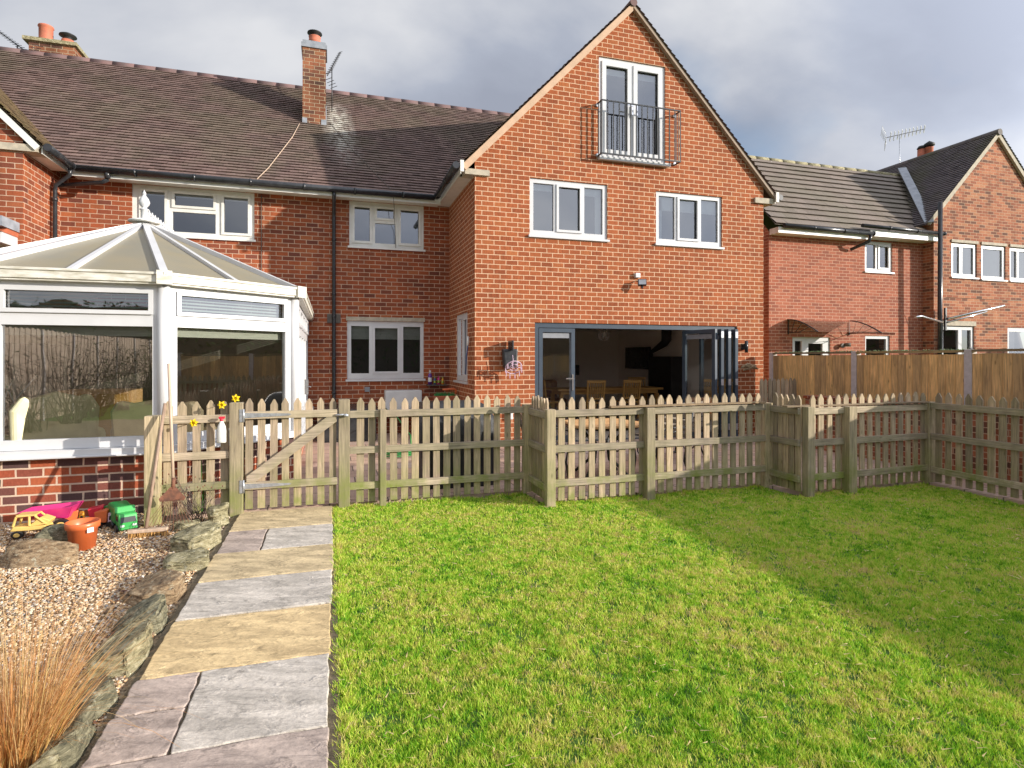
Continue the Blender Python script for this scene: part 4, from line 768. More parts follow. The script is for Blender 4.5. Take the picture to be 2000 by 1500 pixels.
# gate
gt = empty('picket_gate', (-.36,6.5,0), 'pale picket gate with diagonal brace and strap hinges at the end of the path', 'gate')
fpost(gt, -.905, 6.52, .125, 1.15)
for z in (1.02,.30): MB().box(-.825,.075,6.465,6.50,z-.038,z+.038).build('rail', mat['rail'], gt, bevel=.003)
MB().bar((-.80,6.485,.35),(.05,6.485,.965),.03,.075,(0,1,0)).build('brace', mat['rail'], gt) if False else None
m2 = MB(); m2.prism([(-.81,6.468,.34),(-.72,6.468,.34),(.07,6.468,.93),(.07,6.468,.982),(-.03,6.468,.982),(-.81,6.468,.40)], (0,.032,0)); m2.build('brace', mat['rail'], gt, bevel=.003)
for i in range(8): picket(gt, (-.79+i*.117,6.502,0), (1,0,0), (0,1,0), .073, 1.18, .06)
for z in (1.02,.30):
    m2 = MB(); m2.box(-.872,-.835,6.452,6.463,z-.065,z+.065); m2.prism([(-.833,6.459,z-.026),(-.40,6.459,z-.010),(-.38,6.459,z),(-.40,6.459,z+.010),(-.833,6.459,z+.026)], (0,.005,0)); m2.tube([(-.834,6.455,z-.066),(-.834,6.455,z+.066)], .009, 8); m2.build('strap_hinge', mat['galv'], gt)
m2 = MB(); m2.tube([(.06,6.455,1.0),(.17,6.44,1.0)], .012, 8); m2.lathe([(0,0),(.028,.0),(.028,.02),(0,.03)], (.165,6.435,.985), 10); m2.build('latch', mat['galv'], gt)
# loose planks on the rails
m2 = MB(); m2.bar((2.98,5.885,1.058),(5.10,5.93,1.062),.07,.018); tag(m2.build('plank', mat['plank'], loc=(4,5.9,1.06)), 'long thin brown plank lying on the middle picket fence run', 'plank', 'planks on the fence rails')
m2 = MB(); m2.bar((5.02,5.50,1.045),(7.2,5.48,1.05),.08,.018); tag(m2.build('plank', mat['plank'], loc=(6,5.5,1.05)), 'thin plank lying on the picket fence run nearest the right corner', 'plank', 'planks on the fence rails')

# ------------------------------------------------------------------ boundary board fence
bf = empty('board_fence', (8.7,4,0), 'brown close boarded fence with concrete posts and mossy capping along the right boundary', 'fence')
ys = [9.85,7.87,5.98,4.07,2.16,.25,-1.66,-3.57,-5.48]; tops = [1.69,1.69,1.70,1.71,1.72,1.73,1.74,1.75,1.76]
for i, y in enumerate(ys): m2 = MB(); m2.box(8.64,8.75,y-.055,y+.055,-.05,tops[i]+.03); m2.build('concrete_post', mat['concrete'], bf, bevel=.008)
for i in range(8):
    y1, y0 = ys[i]-.058, ys[i+1]+.058; n_ = 14; m2 = MB(); w_ = (y1-y0)/n_
    for j in range(n_):
        a_ = y0+j*w_; tt = tops[i]-.01; r_ = random.random(); o_ = .007*(j % 2); m2.box(8.655-o_,8.672-o_,a_-.004,a_+w_+.004-.003*(j % 2),.1,tt-.02-.003*(j % 2),r_); m2.box(8.651-o_,8.6545-o_,a_+.012,a_+w_-.012,.1,tt-.024,r_)
    p_ = m2.build('board_panel', mat['board'], bf); MB().box(8.63,8.735,y0,y1,tops[i]-.005,tops[i]+.028).build('capping', mat['capping'], p_)
    MB().box(8.66,8.72,y0,y1,-.02,.1).build('gravel_board', mat['concrete'], p_)
m2 = MB(); 
for i in range(260): y = random.choice([random.uniform(7.9,9.8), random.uniform(6.0,7.8)]); m2.lathe([(0,0),(random.uniform(.006,.016),.0),(0,random.uniform(.008,.03))], (8.68+random.uniform(-.04,.05),y,1.717), 5, random.random())
tag(m2.build('moss', mat['leaf'], loc=(8.69,8,1.72)), 'green moss cushions along the top of the board fence', 'moss', kind='stuff')
# raised brick bed wall in front of it
m2 = MB(); m2.box(8.02,8.25,1.5,8.3,-.05,.90); o = m2.build('wall', mat['brick_wing'], loc=(8.1,5,0)); o.name = 'garden_wall'; tag(o, 'low red brick wall behind the right hand picket fences', 'wall')
MB().box(7.99,8.28,1.48,8.32,.90,.95).build('coping', mat['brick_old'], o).location = (0,0,0)
for c_ in o.children: c_.data.transform(Matrix.Translation(Vector((0,0,0))))

# ------------------------------------------------------------------ rocks
from mathutils import noise as mn
def boulder(x, y, sx, sy, sz, m, label, rot=0, flat=0., z=0, seed=1):
    import bmesh
    bm = bmesh.new(); bmesh.ops.create_icosphere(bm, subdivisions=4, radius=1); rs = Vector((seed*3.7, seed*1.3, seed*.7)); cr, sr = math.cos(rot), math.sin(rot)
    planes = []
    rg = random.Random(seed)
    for _ in range(11):
        v = Vector((rg.gauss(0,1), rg.gauss(0,1), rg.gauss(0,.8))).normalized(); planes.append((v, rg.uniform(.55,.86)))
    for v in bm.verts:
        c = v.co.copy()
        for pn, pd in planes:
            e = c.dot(pn)-pd
            if e > 0: c -= pn*e*.98
        c *= 1 + .16*mn.noise(c*1.6+rs) + .07*mn.noise(c*4.5+rs) + .035*mn.noise(c*11+rs) + .02*mn.noise(c*26+rs)
        if flat and c.z > .45: c.z = .45+(c.z-.45)*(1-flat)
        c = Vector((c.x*sx, c.y*sy, c.z*sz)); v.co = Vector((c.x*cr-c.y*sr, c.x*sr+c.y*cr, c.z))
    me = bpy.data.meshes.new('boulder'); bm.to_mesh(me); bm.free(); me.polygons.foreach_set('use_smooth', [True]*len(me.polygons)); me.materials.append(mat[m])
    o = bpy.data.objects.new('boulder', me); COL.objects.link(o); o.location = (x, y, z); return tag(o, label, 'rock', 'rocks edging the gravel bed')
def slabrock(x, y, sx, sy, sz, m, label, rot=0, tilt=0, seed=1):
    import bmesh
    rg = random.Random(seed); bm = bmesh.new(); n = rg.randint(6, 8)
    for k_ in range(n):
        a = 6.283*k_/n+rg.uniform(-.25,.25); q = max(abs(math.cos(a)), abs(math.sin(a)))**.6; rr_ = rg.uniform(.85,1.05)/q*.95
        bm.verts.new((math.cos(a)*sx*rr_, math.sin(a)*sy*rr_, -.04)); bm.verts.new((math.cos(a)*sx*rr_*rg.uniform(.88,1.0), math.sin(a)*sy*rr_*rg.uniform(.88,1.0), sz*rg.uniform(.72,1.0)+tilt*math.cos(a)*sx))
    r_ = bmesh.ops.convex_hull(bm, input=bm.verts); bmesh.ops.delete(bm, geom=list({g_ for g_ in r_['geom_interior'] if isinstance(g_, bmesh.types.BMVert)}), context='VERTS')
    bmesh.ops.bevel(bm, geom=list(bm.edges), offset=.014, segments=2, affect='EDGES', clamp_overlap=True); bmesh.ops.triangulate(bm, faces=bm.faces); bmesh.ops.subdivide_edges(bm, edges=[e for e in bm.edges if e.calc_length() > .03], cuts=3, use_grid_fill=True); bmesh.ops.triangulate(bm, faces=bm.faces)
    bmesh.ops.subdivide_edges(bm, edges=[e for e in bm.edges if e.calc_length() > .03], cuts=1); bmesh.ops.triangulate(bm, faces=bm.faces); bm.normal_update(); cr, sr = math.cos(rot), math.sin(rot); rs = V(seed*2.1, seed*.7, seed*1.3)
    new = []
    for v in bm.verts: w2 = V(v.co.x*5, v.co.y*5, v.co.z*16)+rs; new.append(v.co + v.normal*(.016*mn.noise(w2)+.010*mn.noise(w2*2.7)+.005*mn.noise(w2*7)))
    for v, c in zip(bm.verts, new): v.co = (c.x*cr-c.y*sr, c.x*sr+c.y*cr, c.z)
    me = bpy.data.meshes.new('boulder'); bm.to_mesh(me); bm.free(); me.polygons.foreach_set('use_smooth', [True]*len(me.polygons)); me.materials.append(mat[m])
    o = bpy.data.objects.new('boulder', me); COL.objects.link(o); o.location = (x, y, 0); return tag(o, label, 'rock', 'rocks edging the gravel bed')
slabrock(-1.08,5.53,.23,.21,.16,'rock_green','large rounded green boulder left of the path nearest the gate',.3,.1,2)
slabrock(-1.03,6.22,.10,.12,.19,'rock_green','small pointed pale stone at the foot of the gate hinge post',.5,.3,5)
slabrock(-1.26,6.08,.14,.10,.09,'rock_green','small yellow green stone behind the large green boulder',.1,0,9)
slabrock(-1.05,5.03,.18,.20,.10,'rock_green','flat topped pale green stone beside the first tan path slab',.2,.1,12)
slabrock(-1.12,4.50,.20,.28,.11,'rock_brown','brown stone slab beside the upper grey path slab',.25,.25,15)
slabrock(-1.08,4.02,.16,.20,.10,'rock_grey','grey leaning stone beside the wide grey path slab',.2,.3,21)
slabrock(-1.05,3.56,.13,.24,.13,'rock_green','white flecked curved stone beside the yellow path slab',.0,.35,24)
slabrock(-1.07,3.14,.14,.17,.09,'rock_grey','dark mossy stone beside the lower part of the yellow path slab',.1,.2,31)
slabrock(-1.03,2.80,.10,.19,.12,'rock_grey','long dark green stone beside the small pink path slabs',.0,.4,35)
slabrock(-1.00,2.50,.075,.09,.14,'rock_green','pale rounded stone at the base of the orange grass clump',.2,.3,38)
boulder(-2.16,5.48,.35,.20,.17,'rock_brown','big brown boulder in the gravel in front of the yellow toy truck',-.1,.2,.04,44)
boulder(-2.20,5.92,.19,.14,.17,'rock_grey','green grey stone between the flower pot and the yellow toy truck',.3,0,.05,48)

def litter():
    m2 = MB(); rg = random.Random(5)
    for _ in range(900):
        y = rg.uniform(2.3, 6.5); x = -1.12+rg.gauss(-.12,.14)-(.25 if y > 5.6 else 0); 
        if x > -.95: continue
        a = rg.uniform(0,6.28); L = rg.uniform(.006,.022); u = V(math.cos(a),math.sin(a),rg.uniform(-.3,.3))*L; w2 = V(-math.sin(a),math.cos(a),rg.uniform(-.3,.3))*L*.45; c = V(x,y,rg.uniform(.010,.022)); m2.add([c-u,c+w2,c+u,c-w2], [(0,1,2,3)])
    tag(m2.build('leaf_litter', mat['rust'], loc=(-1.2,4.5,.01)), 'dark dead leaf litter among the gravel along the edging stones', 'leaf litter', kind='stuff')
litter()
# ------------------------------------------------------------------ grasses and twigs
def clump(name, x, y, n, h0, h1, spread, m, label, r0=.08, w=.0022, bend=.5):
    vs = []; fs = []; rr = []
    for i in range(n):
        a = random.uniform(0, 2*math.pi); r_ = r0*math.sqrt(random.random()); L = random.uniform(h0, h1); sp = spread*random.random()**.8; b0 = Vector((x+math.cos(a)*r_, y+math.sin(a)*r_, 0)); d = Vector((math.cos(a+random.uniform(-.5,.5)), math.sin(a+random.uniform(-.5,.5)), 0)); s_ = d.cross(V(0,0,1)); W_ = w*random.uniform(.6,1.3); k_ = len(vs); seg = 6; ph = random.uniform(0, math.pi)
        sd_ = (s_*math.cos(ph)+d*math.sin(ph))
        kink = random.random() < .18; kj = random.randint(2, 4)
        for j in range(seg+1):
            if kink and j == kj: sp += random.uniform(.5, 1.1)
            t = j/seg; ang = sp*(.35+.65*t*(1+bend*t)); 
            p = b0 if j == 0 else p + (V(0,0,1)*math.cos(ang)+d*math.sin(ang))*(L/seg)
            wj = W_*(1-t*.85); vs += [tuple(p-sd_*wj), tuple(p+sd_*wj)]
        for j in range(seg): fs.append((k_+2*j, k_+2*j+1, k_+2*j+3, k_+2*j+2)); rr.append(0)
        rr[-seg:] = [random.random()]*seg
    V_ = np.array(vs) - np.array([x, y, 0]); o = np_mesh(name, V_, np.array(fs), np.array(rr), mat[m]); o.location = (x, y, 0); return tag(o, label, 'ornamental grass', 'ornamental grass clumps')
clump('ornamental_grass', -1.17, 2.72, 1300, .30, .74, .95, 'straw', 'large orange and straw coloured ornamental grass clump in the front left corner', .12, .0019, .35)
clump('ornamental_grass', -3.12, 6.0, 330, .25, .55, .95, 'straw_green', 'small green and straw grass clump at the left edge beside the yellow toy truck', .10, .0026, .8)
t = empty('bare_shrub', (-1.25,6.3,0), 'leafless twiggy shrub with reddish seed heads in front of the short fence run', 'shrub'); m2 = MB(); tips = []
for i in range(16):
    a = random.uniform(0,6.28); d = V(math.cos(a)*.5, math.sin(a)*.3, 1).normalized(); L = random.uniform(.3,.62); p0 = V(-1.22+random.uniform(-.03,.03),6.3,0); pts = [p0+d*L*q+V(math.sin(q*6+i)*.02,0,0) for q in (0,.3,.6,1)]; m2.tube(pts, [.0035,.003,.002,.001], 4); tips.append(pts[-1])
    for q in range(3): e_ = pts[1+q%2]; f_ = e_+V(random.uniform(-.14,.14), random.uniform(-.08,.05), random.uniform(.05,.16)); m2.tube([e_, f_], [.002,.0008], 4); tips.append(f_)
m2.build('stem', mat['bark'], t)
for p in tips[::2]: MB().lathe([(0,-.010),(.007,0),(0,.012)], p, 5).build('seed_head', mat['rust'], t)
def daffodil(x, y, z, label, a=0):
    t = empty('daffodil', (x,y,0), label, 'daffodil', 'yellow daffodils by the gate'); m2 = MB(); m2.tube([(x+.03,6.64,0),(x+.02,6.62,z*.6),(x,6.60,z-.05),(x,6.56,z),(x,y,z)], .004, 5)
    for i in range(5): q = random.uniform(-.08,.08); m2.prism([(x+.02+q*.2,6.63,0),(x+.032+q*.2,6.63,0),(x+.02+q,6.66,z*random.uniform(.5,.7))], (0,.002,0))
    m2.build('stem', mat['leaf green'], t); m2 = MB(); c = V(x,y-.03,z)
    for i in range(6):
        th = i*math.pi/3+a; d = V(math.cos(th),0,math.sin(th)); s_ = V(-math.sin(th),0,math.cos(th)); m2.add([c, c+d*.022+s_*.015+V(0,-.004,0), c+d*.045+V(0,.004,0), c+d*.022-s_*.015+V(0,-.004,0)], [(0,1,2,3)], .5)
    m2.build('petals', mat['petal yellow'], t); m2 = MB(); n=10; ring0 = [c+V(math.cos(k_*.628)*.010,0,math.sin(k_*.628)*.010) for k_ in range(n)]; ring1 = [c+V(math.cos(k_*.628)*.019,-.03,math.sin(k_*.628)*.019) for k_ in range(n)]; m2.add(ring0+ring1, [(k_,(k_+1)%n,n+(k_+1)%n,n+k_) for k_ in range(n)], .5, True); m2.build('trumpet', mat['petal yellow'], t)
daffodil(-1.02,6.40,1.14,'daffodil flower above the white spray bottle'); daffodil(-.90,6.44,1.20,'daffodil flower on top of the gate hinge post',.4); daffodil(-1.27,6.40,.97,'lower daffodil flower in the middle of the short fence run',.2)

# ------------------------------------------------------------------ tools, pot, bottle
def broom():
    t = empty('broom', (-1.56,5.95,0), 'long handled broom with coir bristles leaning on the left fence post', 'broom')
    MB().tube([(-1.56,5.93,.09),(-1.50,6.30,1.17)], .014, 10).build('handle', mat['handle_dk'], t); MB().box(-1.70,-1.39,5.90,5.96,.055,.085).build('head', mat['handle'], t, bevel=.006)
    m2 = MB()
    for i in range(26):
        for j in range(3): x = -1.69+i*.0116; m2.bar((x,5.91+j*.02,.06),(x+random.uniform(-.02,.02),5.90+j*.025+random.uniform(-.02,.02),.0),.007,.007,(1,0,0))
    m2.build('bristles', mat['bristle'], t)
broom()
t = empty('garden_rake', (-1.53,6.10,0), 'old wire lawn rake with rusty plate and worn handle leaning beside the broom', 'rake')
MB().tube([(-1.40,6.17,.42),(-1.44,6.26,1.0),(-1.475,6.33,1.55)], .014, 10).build('handle', mat['handle'], t)
m2 = MB(); m2.prism([(-1.42,6.15,.40),(-1.38,6.15,.40),(-1.29,6.12,.30),(-1.30,6.12,.275),(-1.50,6.12,.275),(-1.51,6.12,.30)], (0,.012,0)); m2.tube([(-1.40,6.16,.38),(-1.40,6.18,.48)], .018, 8); m2.build('plate', mat['rust'], t); m2 = MB()
for i in range(13): a = (i-6)/6; m2.tube([(-1.40+a*.06,6.12,.285),(-1.40+a*.17,6.05,.12),(-1.40+a*.21,6.02,.04),(-1.40+a*.215,5.985,.03)], .0022, 5)
m2.build('tines', mat['rust'], t)
t = empty('flower_pot', (-1.99,5.78,0), 'orange plastic flower pot standing on the gravel by the toy lorry', 'flower pot')
m2 = MB(); m2.lathe([(0,.02),(.085,.02),(.086,0),(.092,0),(.108,.17),(.114,.172),(.124,.176),(.126,.225),(.120,.228),(.114,.224),(.104,.16),(.086,.03),(0,.03)], (-1.99,5.78,0), 28); m2.build('pot_body', mat['orange plastic'], t)
MB().obox((-1.905,5.692,.17), V(.018,.016,0), V(.001,-.001,0)*2, V(0,0,.02)).build('sticker', mat['white plastic'], t)
t = empty('spray_bottle', (-1.03,6.44,.72), 'white spray bottle with red trigger hanging on the short picket fence run', 'spray bottle')
MB().lathe([(0,.68),(.040,.68),(.043,.69),(.043,.80),(.036,.845),(.018,.885),(.014,.90),(0,.90)], (-1.03,6.42,.08), 18, sc=(1,.75)).build('bottle', mat['white plastic'], t)
m2 = MB(); m2.lathe([(0,0),(.016,0),(.016,.025),(0,.03)], (-1.03,6.42,.975), 12); m2.box(-1.055,-1.0,6.405,6.435,.998,1.02); m2.build('trigger', mat['red plastic'], t, bevel=.004)

# ------------------------------------------------------------------ toys
def wheel(par, c, ax, r, w, hub='yellow plastic'):
    c, ax = Vector(c), Vector(ax).normalized(); m2 = MB(); m2.tube([c-ax*w/2, c-ax*w*.3, c+ax*w*.3, c+ax*w/2], [r*.88,r,r,r*.88], 18); o = m2.build('wheel', mat['tyre black'], par); m2 = MB(); m2.tube([c-ax*(w/2+.004), c+ax*(w/2+.004)], r*.5, 14); m2.build('hub', mat[hub], o)
t = empty('toy_dumper', (-2.62,6.18,0), 'yellow toy dumper cab with black wheels and a raised pink tipper tray', 'toy truck')
m2 = MB(); m2.prism([(-2.80,6.05,.14),(-2.45,6.05,.14),(-2.47,6.05,.21),(-2.77,6.05,.21)], (0,.2,0)); m2.build('chassis', mat['yellow plastic'], t, bevel=.012)
m2 = MB()
for y in (6.06,6.23):
    for p, q in (((-2.77,y,.21),(-2.74,y,.37)),((-2.62,y,.21),(-2.62,y,.38)),((-2.48,y,.25),(-2.57,y,.37)),((-2.74,y,.37),(-2.56,y,.38)),((-2.62,y,.21),(-2.46,y,.24))): m2.bar(p,q,.022,.026,(0,1,0))
m2.box(-2.75,-2.56,6.06,6.24,.372,.392); m2.prism([(-2.62,6.06,.22),(-2.45,6.06,.22),(-2.43,6.06,.28),(-2.52,6.06,.34),(-2.54,6.06,.32)], (0,.18,0)); m2.build('cab', mat['yellow plastic'], t, bevel=.008)
wheel(t, (-2.40,6.04,.13), (0,1,0), .085, .06); wheel(t, (-2.72,6.04,.09), (0,1,0), .06, .05); wheel(t, (-2.40,6.30,.13), (0,1,0), .085, .06)
m2 = MB(); A = [(-2.82,6.30,.36),(-2.30,6.28,.42),(-2.28,6.60,.42),(-2.80,6.62,.36)]; B_ = [(-2.68,6.36,.24),(-2.36,6.34,.22),(-2.36,6.54,.22),(-2.66,6.56,.24)]
for i in range(4):
    j = (i+1)%4; m2.add([A[i],A[j],B_[j],B_[i]], [(0,1,2,3)], .5)
m2.add(B_, [(0,1,2,3)], .5); o = m2.build('tipper_tray', mat['pink plastic'], t); sol = o.modifiers.new('s','SOLIDIFY'); sol.thickness = .012
for o_ in [t]+list(t.children): pass
t.location = (-2.53,6.27,.005); t.scale = (.80,.72,.55)
def toy(x, y, L, rot, body, cabc, label, h=.10):
    t = empty('toy_truck', (x,y,0), label, 'toy truck', 'small toy trucks along the wall'); t.rotation_euler = (0,0,rot)
    def B(nm, m, pts, d): q = MB(); q.prism(pts, d); return q.build(nm, mat[m], t, bevel=.006, local=True)
    B('tipper_body', body, [(-L/2,-.05,.05),(.1*L,-.05,.05),(.18*L,-.05,h+.05),(-L*.62,-.05,h+.03)], (0,.1,0)); B('cab', cabc, [(.16*L,-.045,.04),(L/2,-.045,.04),(L/2,-.045,h*.7),(L*.42,-.045,h+.02),(.2*L,-.045,h+.02)], (0,.09,0)); B('window', 'tyre black', [(.24*L,-.048,h*.6),(.42*L,-.048,h*.6),(.38*L,-.048,h*.95),(.26*L,-.048,h*.95)], (0,.096,0))
    for sx in (-.3,.33):
        for sy in (-.055,.055): q = MB(); q.tube([(sx*L,sy-.01,.03),(sx*L,sy+.01,.03)], .03, 12); q.build('wheel', mat['tyre black'], t, local=True)
toy(-2.30,6.50,.16,.3,'orange plastic','amber plastic','small amber and orange toy truck beside the pink tray',.12); toy(-2.13,6.62,.16,.2,'red plastic','orange plastic','small orange and red toy truck behind the grey stone',.12); toy(-2.02,6.45,.15,-.2,'orange plastic','lilac plastic','small orange and lilac toy truck behind the flower pot',.12); toy(-1.97,6.66,.22,-.15,'green plastic','light green plastic','dark green toy tipper between the pot and the toy refuse lorry',.12)
t = empty('toy_refuse_lorry', (-1.86,6.34,0), 'big green toy refuse lorry parked against the conservatory wall', 'toy truck'); t.rotation_euler = (0,0,R(-62)); t.scale = (.82,.82,.72)
def TB(nm, m, pts, d, bv=.012): q = MB(); q.prism(pts, d); return q.build(nm, mat[m], t, bevel=bv, local=True, seg=3)
TB('hopper', 'green plastic', [(-.30,-.095,.08),(.06,-.095,.08),(.08,-.095,.26),(.04,-.095,.30),(-.26,-.095,.31),(-.32,-.095,.22)], (0,.19,0), .03); TB('lifting_bin', 'light green plastic', [(.03,-.10,.20),(.13,-.10,.24),(.10,-.10,.31),(.02,-.10,.30)], (0,.2,0)); c_ = TB('cab', 'light green plastic', [(.09,-.09,.06),(.25,-.09,.06),(.255,-.09,.14),(.235,-.09,.24),(.10,-.09,.245)], (0,.18,0), .018)
q = MB(); q.prism([(.257,-.075,.14),(.257,.075,.14),(.243,.07,.205),(.243,-.07,.205)], (.004,0,0)); q.prism([(.13,-.095,.15),(.22,-.095,.15),(.21,-.095,.21),(.13,-.095,.21)], (0,.19,0)); q.build('windscreen', mat['black'], t, local=True)
q = MB()
for y in (-.06,.06): q.box(.25,.262,y-.02,y+.02,.085,.11)
q.build('headlight', mat['white plastic'], t, local=True); q = MB(); q.box(.24,.268,-.09,.09,.05,.075); q.build('bumper', mat['light green plastic'], t, bevel=.006, local=True)
for sx in (-.2,-.05,.17):
    for sy in (-.09,.09): q = MB(); q.tube([(sx,sy-.02,.05),(sx,sy+.02,.05)], .05, 16); q.build('wheel', mat['tyre black'], t, local=True)

# ------------------------------------------------------------------ patio things
t = empty('covered_barbecue', (1.5,7.2,0), 'tall barbecue under a black weatherproof cover behind the picket fence', 'barbecue cover')
def cover():
    n = 26; vs = []; fs = []; lv = [(0,.90,.55),(.25,.93,.57),(.55,.97,.60),(.75,1.0,.60),(.88,.84,.52),(.99,.66,.40),(1.03,.50,.30)]
    for z, w, d in lv:
        for k_ in range(n):
            a = 2*math.pi*k_/n; c, s_ = math.cos(a), math.sin(a); e = .35; x = math.copysign(abs(c)**e, c)*w/2; y = math.copysign(abs(s_)**e, s_)*d/2; f = 1+.035*math.sin(a*9+z*3)*(1-z*.6); vs.append((1.52+x*f, 7.2+y*f, z+.035))
    for i in range(len(lv)-1):
        for k_ in range(n): fs.append((i*n+k_, i*n+(k_+1)%n, (i+1)*n+(k_+1)%n, (i+1)*n+k_))
    fs.append(tuple((len(lv)-1)*n+k_ for k_ in range(n))); m2 = MB(); m2.add(vs, fs, .5, True); return m2
cover().build('cover', mat['cloth_black'], t)
t = empty('storage_box', (.35,11.7,0), 'black plastic storage box against the recessed wall under the drainpipe', 'storage box'); MB().box(-.15,.85,11.35,12.0,.035,.60).build('box_body', mat['black'], t, bevel=.02); m2 = MB(); m2.prism([(-.18,11.32,.60),(-.18,12.03,.60),(-.18,12.03,.70),(-.18,11.32,.64)], (1.06,0,0)); m2.build('lid', mat['black'], t, bevel=.01)
t = empty('outdoor_unit', (1.45,12.2,.5), 'white metal cased unit fixed low on the wall below the kitchen window', 'wall unit'); MB().box(1.08,1.83,12.12,12.41,.40,.94).build('casing', mat['white_metal'], t, bevel=.02); m2 = MB(); m2.box(1.1,1.81,12.10,12.119,.42,.45); m2.build('trim', mat['grey_pl'], t)
def bottle(x, h, r_, m, cap, label):
    t = empty('bubble_bottle', (x,12.33,1.045), label, 'bottle', 'bottles on the little wall shelf'); MB().lathe([(0,0),(r_,0),(r_,h*.6),(r_*.8,h*.74),(r_*.4,h*.82),(0,h*.82)], (x,12.33,1.045), 14).build('bottle_body', mat[m], t); MB().lathe([(0,h*.8),(r_*.5,h*.8),(r_*.45,h),(0,h)], (x,12.33,1.045), 12).build('cap', mat[cap], t); MB().lathe([(r_+.001,h*.2),(r_+.001,h*.5)], (x,12.33,1.045), 14).build('bottle_label', mat['white plastic' if r_ > .03 else 'lime plastic'], t)
bottle(2.03,.30,.042,'purple plastic','white plastic','tall purple bottle, largest on the wall shelf'); bottle(2.13,.17,.026,'blue plastic','lime plastic','small blue and green bottle beside the purple one'); bottle(2.21,.18,.024,'magenta plastic','magenta plastic','small magenta bottle on the wall shelf'); bottle(2.30,.16,.024,'amber plastic','lime plastic','small amber bottle at the right end of the wall shelf')
m2 = MB(); m2.box(1.96,2.38,12.28,12.419,1.02,1.045); tag(m2.build('wall_shelf', mat['vent'], loc=(2.17,12.35,1.03)), 'small dark wall shelf holding the coloured bottles', 'shelf')
t = empty('potting_table', (2.0,11.5,0), 'dark wooden potting table in the corner by the side window', 'table'); MB().box(1.6,2.42,11.1,11.9,.68,.72).build('table_top', mat['vent'], t)
for x, y in ((1.64,11.14),(2.38,11.14),(1.64,11.86),(2.38,11.86)): MB().box(x-.03,x+.03,y-.03,y+.03,.03,.68).build('leg', mat['vent'], t)
t = empty('planter', (2.2,11.45,.72), 'terracotta trough of green seedlings on the potting table', 'planter'); m2 = MB(); m2.prism([(1.98,11.35,.72),(2.38,11.35,.72),(2.41,11.35,.86),(1.95,11.35,.86)], (0,.2,0)); m2.build('trough', mat['terra'], t, bevel=.01); m2 = MB()
for i in range(120): x, y = random.uniform(1.98,2.38), random.uniform(11.37,11.53); a = random.uniform(0,6.28); L = random.uniform(.03,.09); m2.add([(x-.01,y,.85),(x+.01,y,.85),(x+math.cos(a)*.03,y+math.sin(a)*.03,.86+L)], [(0,1,2)])
m2.build('seedlings', mat['hose green'], t)
t = empty('watering_gun', (2.27,11.4,.9), 'orange garden hose gun lying above the planter trough', 'hose gun'); m2 = MB(); m2.tube([(2.12,11.38,.985),(2.34,11.38,1.0),(2.39,11.38,.97),(2.385,11.38,.90)], [.016,.022,.02,.016], 10); m2.build('gun_body', mat['orange plastic'], t)
m2 = MB(); m2.tube([(1.05+.22*math.cos(a_*.35)*(1-a_*.002), 9.4+.2*math.sin(a_*.35), .05+a_*.0015) for a_ in range(80)], .011, 6); m2.tube([(1.25,9.4,.1),(1.3,9.9,.3),(1.2,11.0,.5),(1.0,12.3,.65)], .011, 6); tag(m2.build('garden_hose', mat['hose green'], loc=(1.05,9.4,.04)), 'green garden hose coiled on the patio behind the fence', 'garden hose')
# patio table with pine board, iron bench, iron chairs
t = empty('iron_table', (3.5,7.1,0), 'black cast iron patio table carrying the orange pine board', 'table'); m2 = MB(); m2.lathe([(0,.68),(.5,.68),(.52,.70),(.5,.715),(0,.715)], (3.5,7.15,0), 28); m2.build('table_top', mat['iron'], t)
for i in range(4): a = i*math.pi/2+.6; c, s_ = math.cos(a), math.sin(a); m2 = MB(); m2.tube([(3.5+c*.35,7.15+s_*.35,.68),(3.5+c*.14,7.15+s_*.14,.45),(3.5+c*.2,7.15+s_*.2,.22),(3.5+c*.42,7.15+s_*.42,.04)], .02, 8); m2.tube([(3.5+c*(.22+.08*math.cos(q)),7.15+s_*(.22+.08*math.cos(q)),.45+.08*math.sin(q)) for q in [k_*.7 for k_ in range(10)]], .01, 6); m2.build('leg', mat['iron'], t)
m2 = MB(); m2.prism([(2.95,6.75,.72),(3.15,6.58,.72),(3.75,6.6,.72),(4.0,6.85,.72),(3.85,7.5,.72),(3.05,7.45,.72)], (0,0,.035)); tag(m2.build('pine_board', mat['pine'], loc=(3.5,7.1,.72), bevel=.008), 'orange pine board lying on the black iron table', 'board')
def iron_seat(x, y, w, rot, label, name='garden_bench'):
    t = empty(name, (x,y,.035), label, 'bench' if w > .8 else 'chair'); t.rotation_euler = (0,0,rot)
    for i in range(5): q = MB(); q.box(-w/2,w/2,-.24+i*.095,-.165+i*.095,.42,.44); q.build('seat_slat', mat['grey wood'], t, local=True)
    for i in range(5): q = MB(); q.box(-w/2,w/2,.25+i*.018,.265+i*.018,.50+i*.085,.56+i*.085); q.build('back_slat', mat['grey wood'], t, local=True)
    for s in (-1,1):
        q = MB(); X0 = s*w/2; q.tube([(X0,-.26,0),(X0,-.22,.22),(X0,-.25,.42),(X0,.24,.42),(X0,.36,.95)], .016, 6); q.tube([(X0,.22,.42),(X0,.18,.2),(X0,.28,0)], .016, 6); q.tube([(X0,-.25,.42),(X0,-.27,.62),(X0,-.1,.66),(X0,.28,.64)], .014, 6)
        q.tube([(X0,-.02+.13*math.cos(a_*.7),.22+.13*math.sin(a_*.7)) for a_ in range(10)], .010, 6); q.tube([(X0,0+.07*math.cos(a_*.7),.54+.07*math.sin(a_*.7)) for a_ in range(10)], .008, 6); q.build('end_frame', mat['iron'], t, local=True)
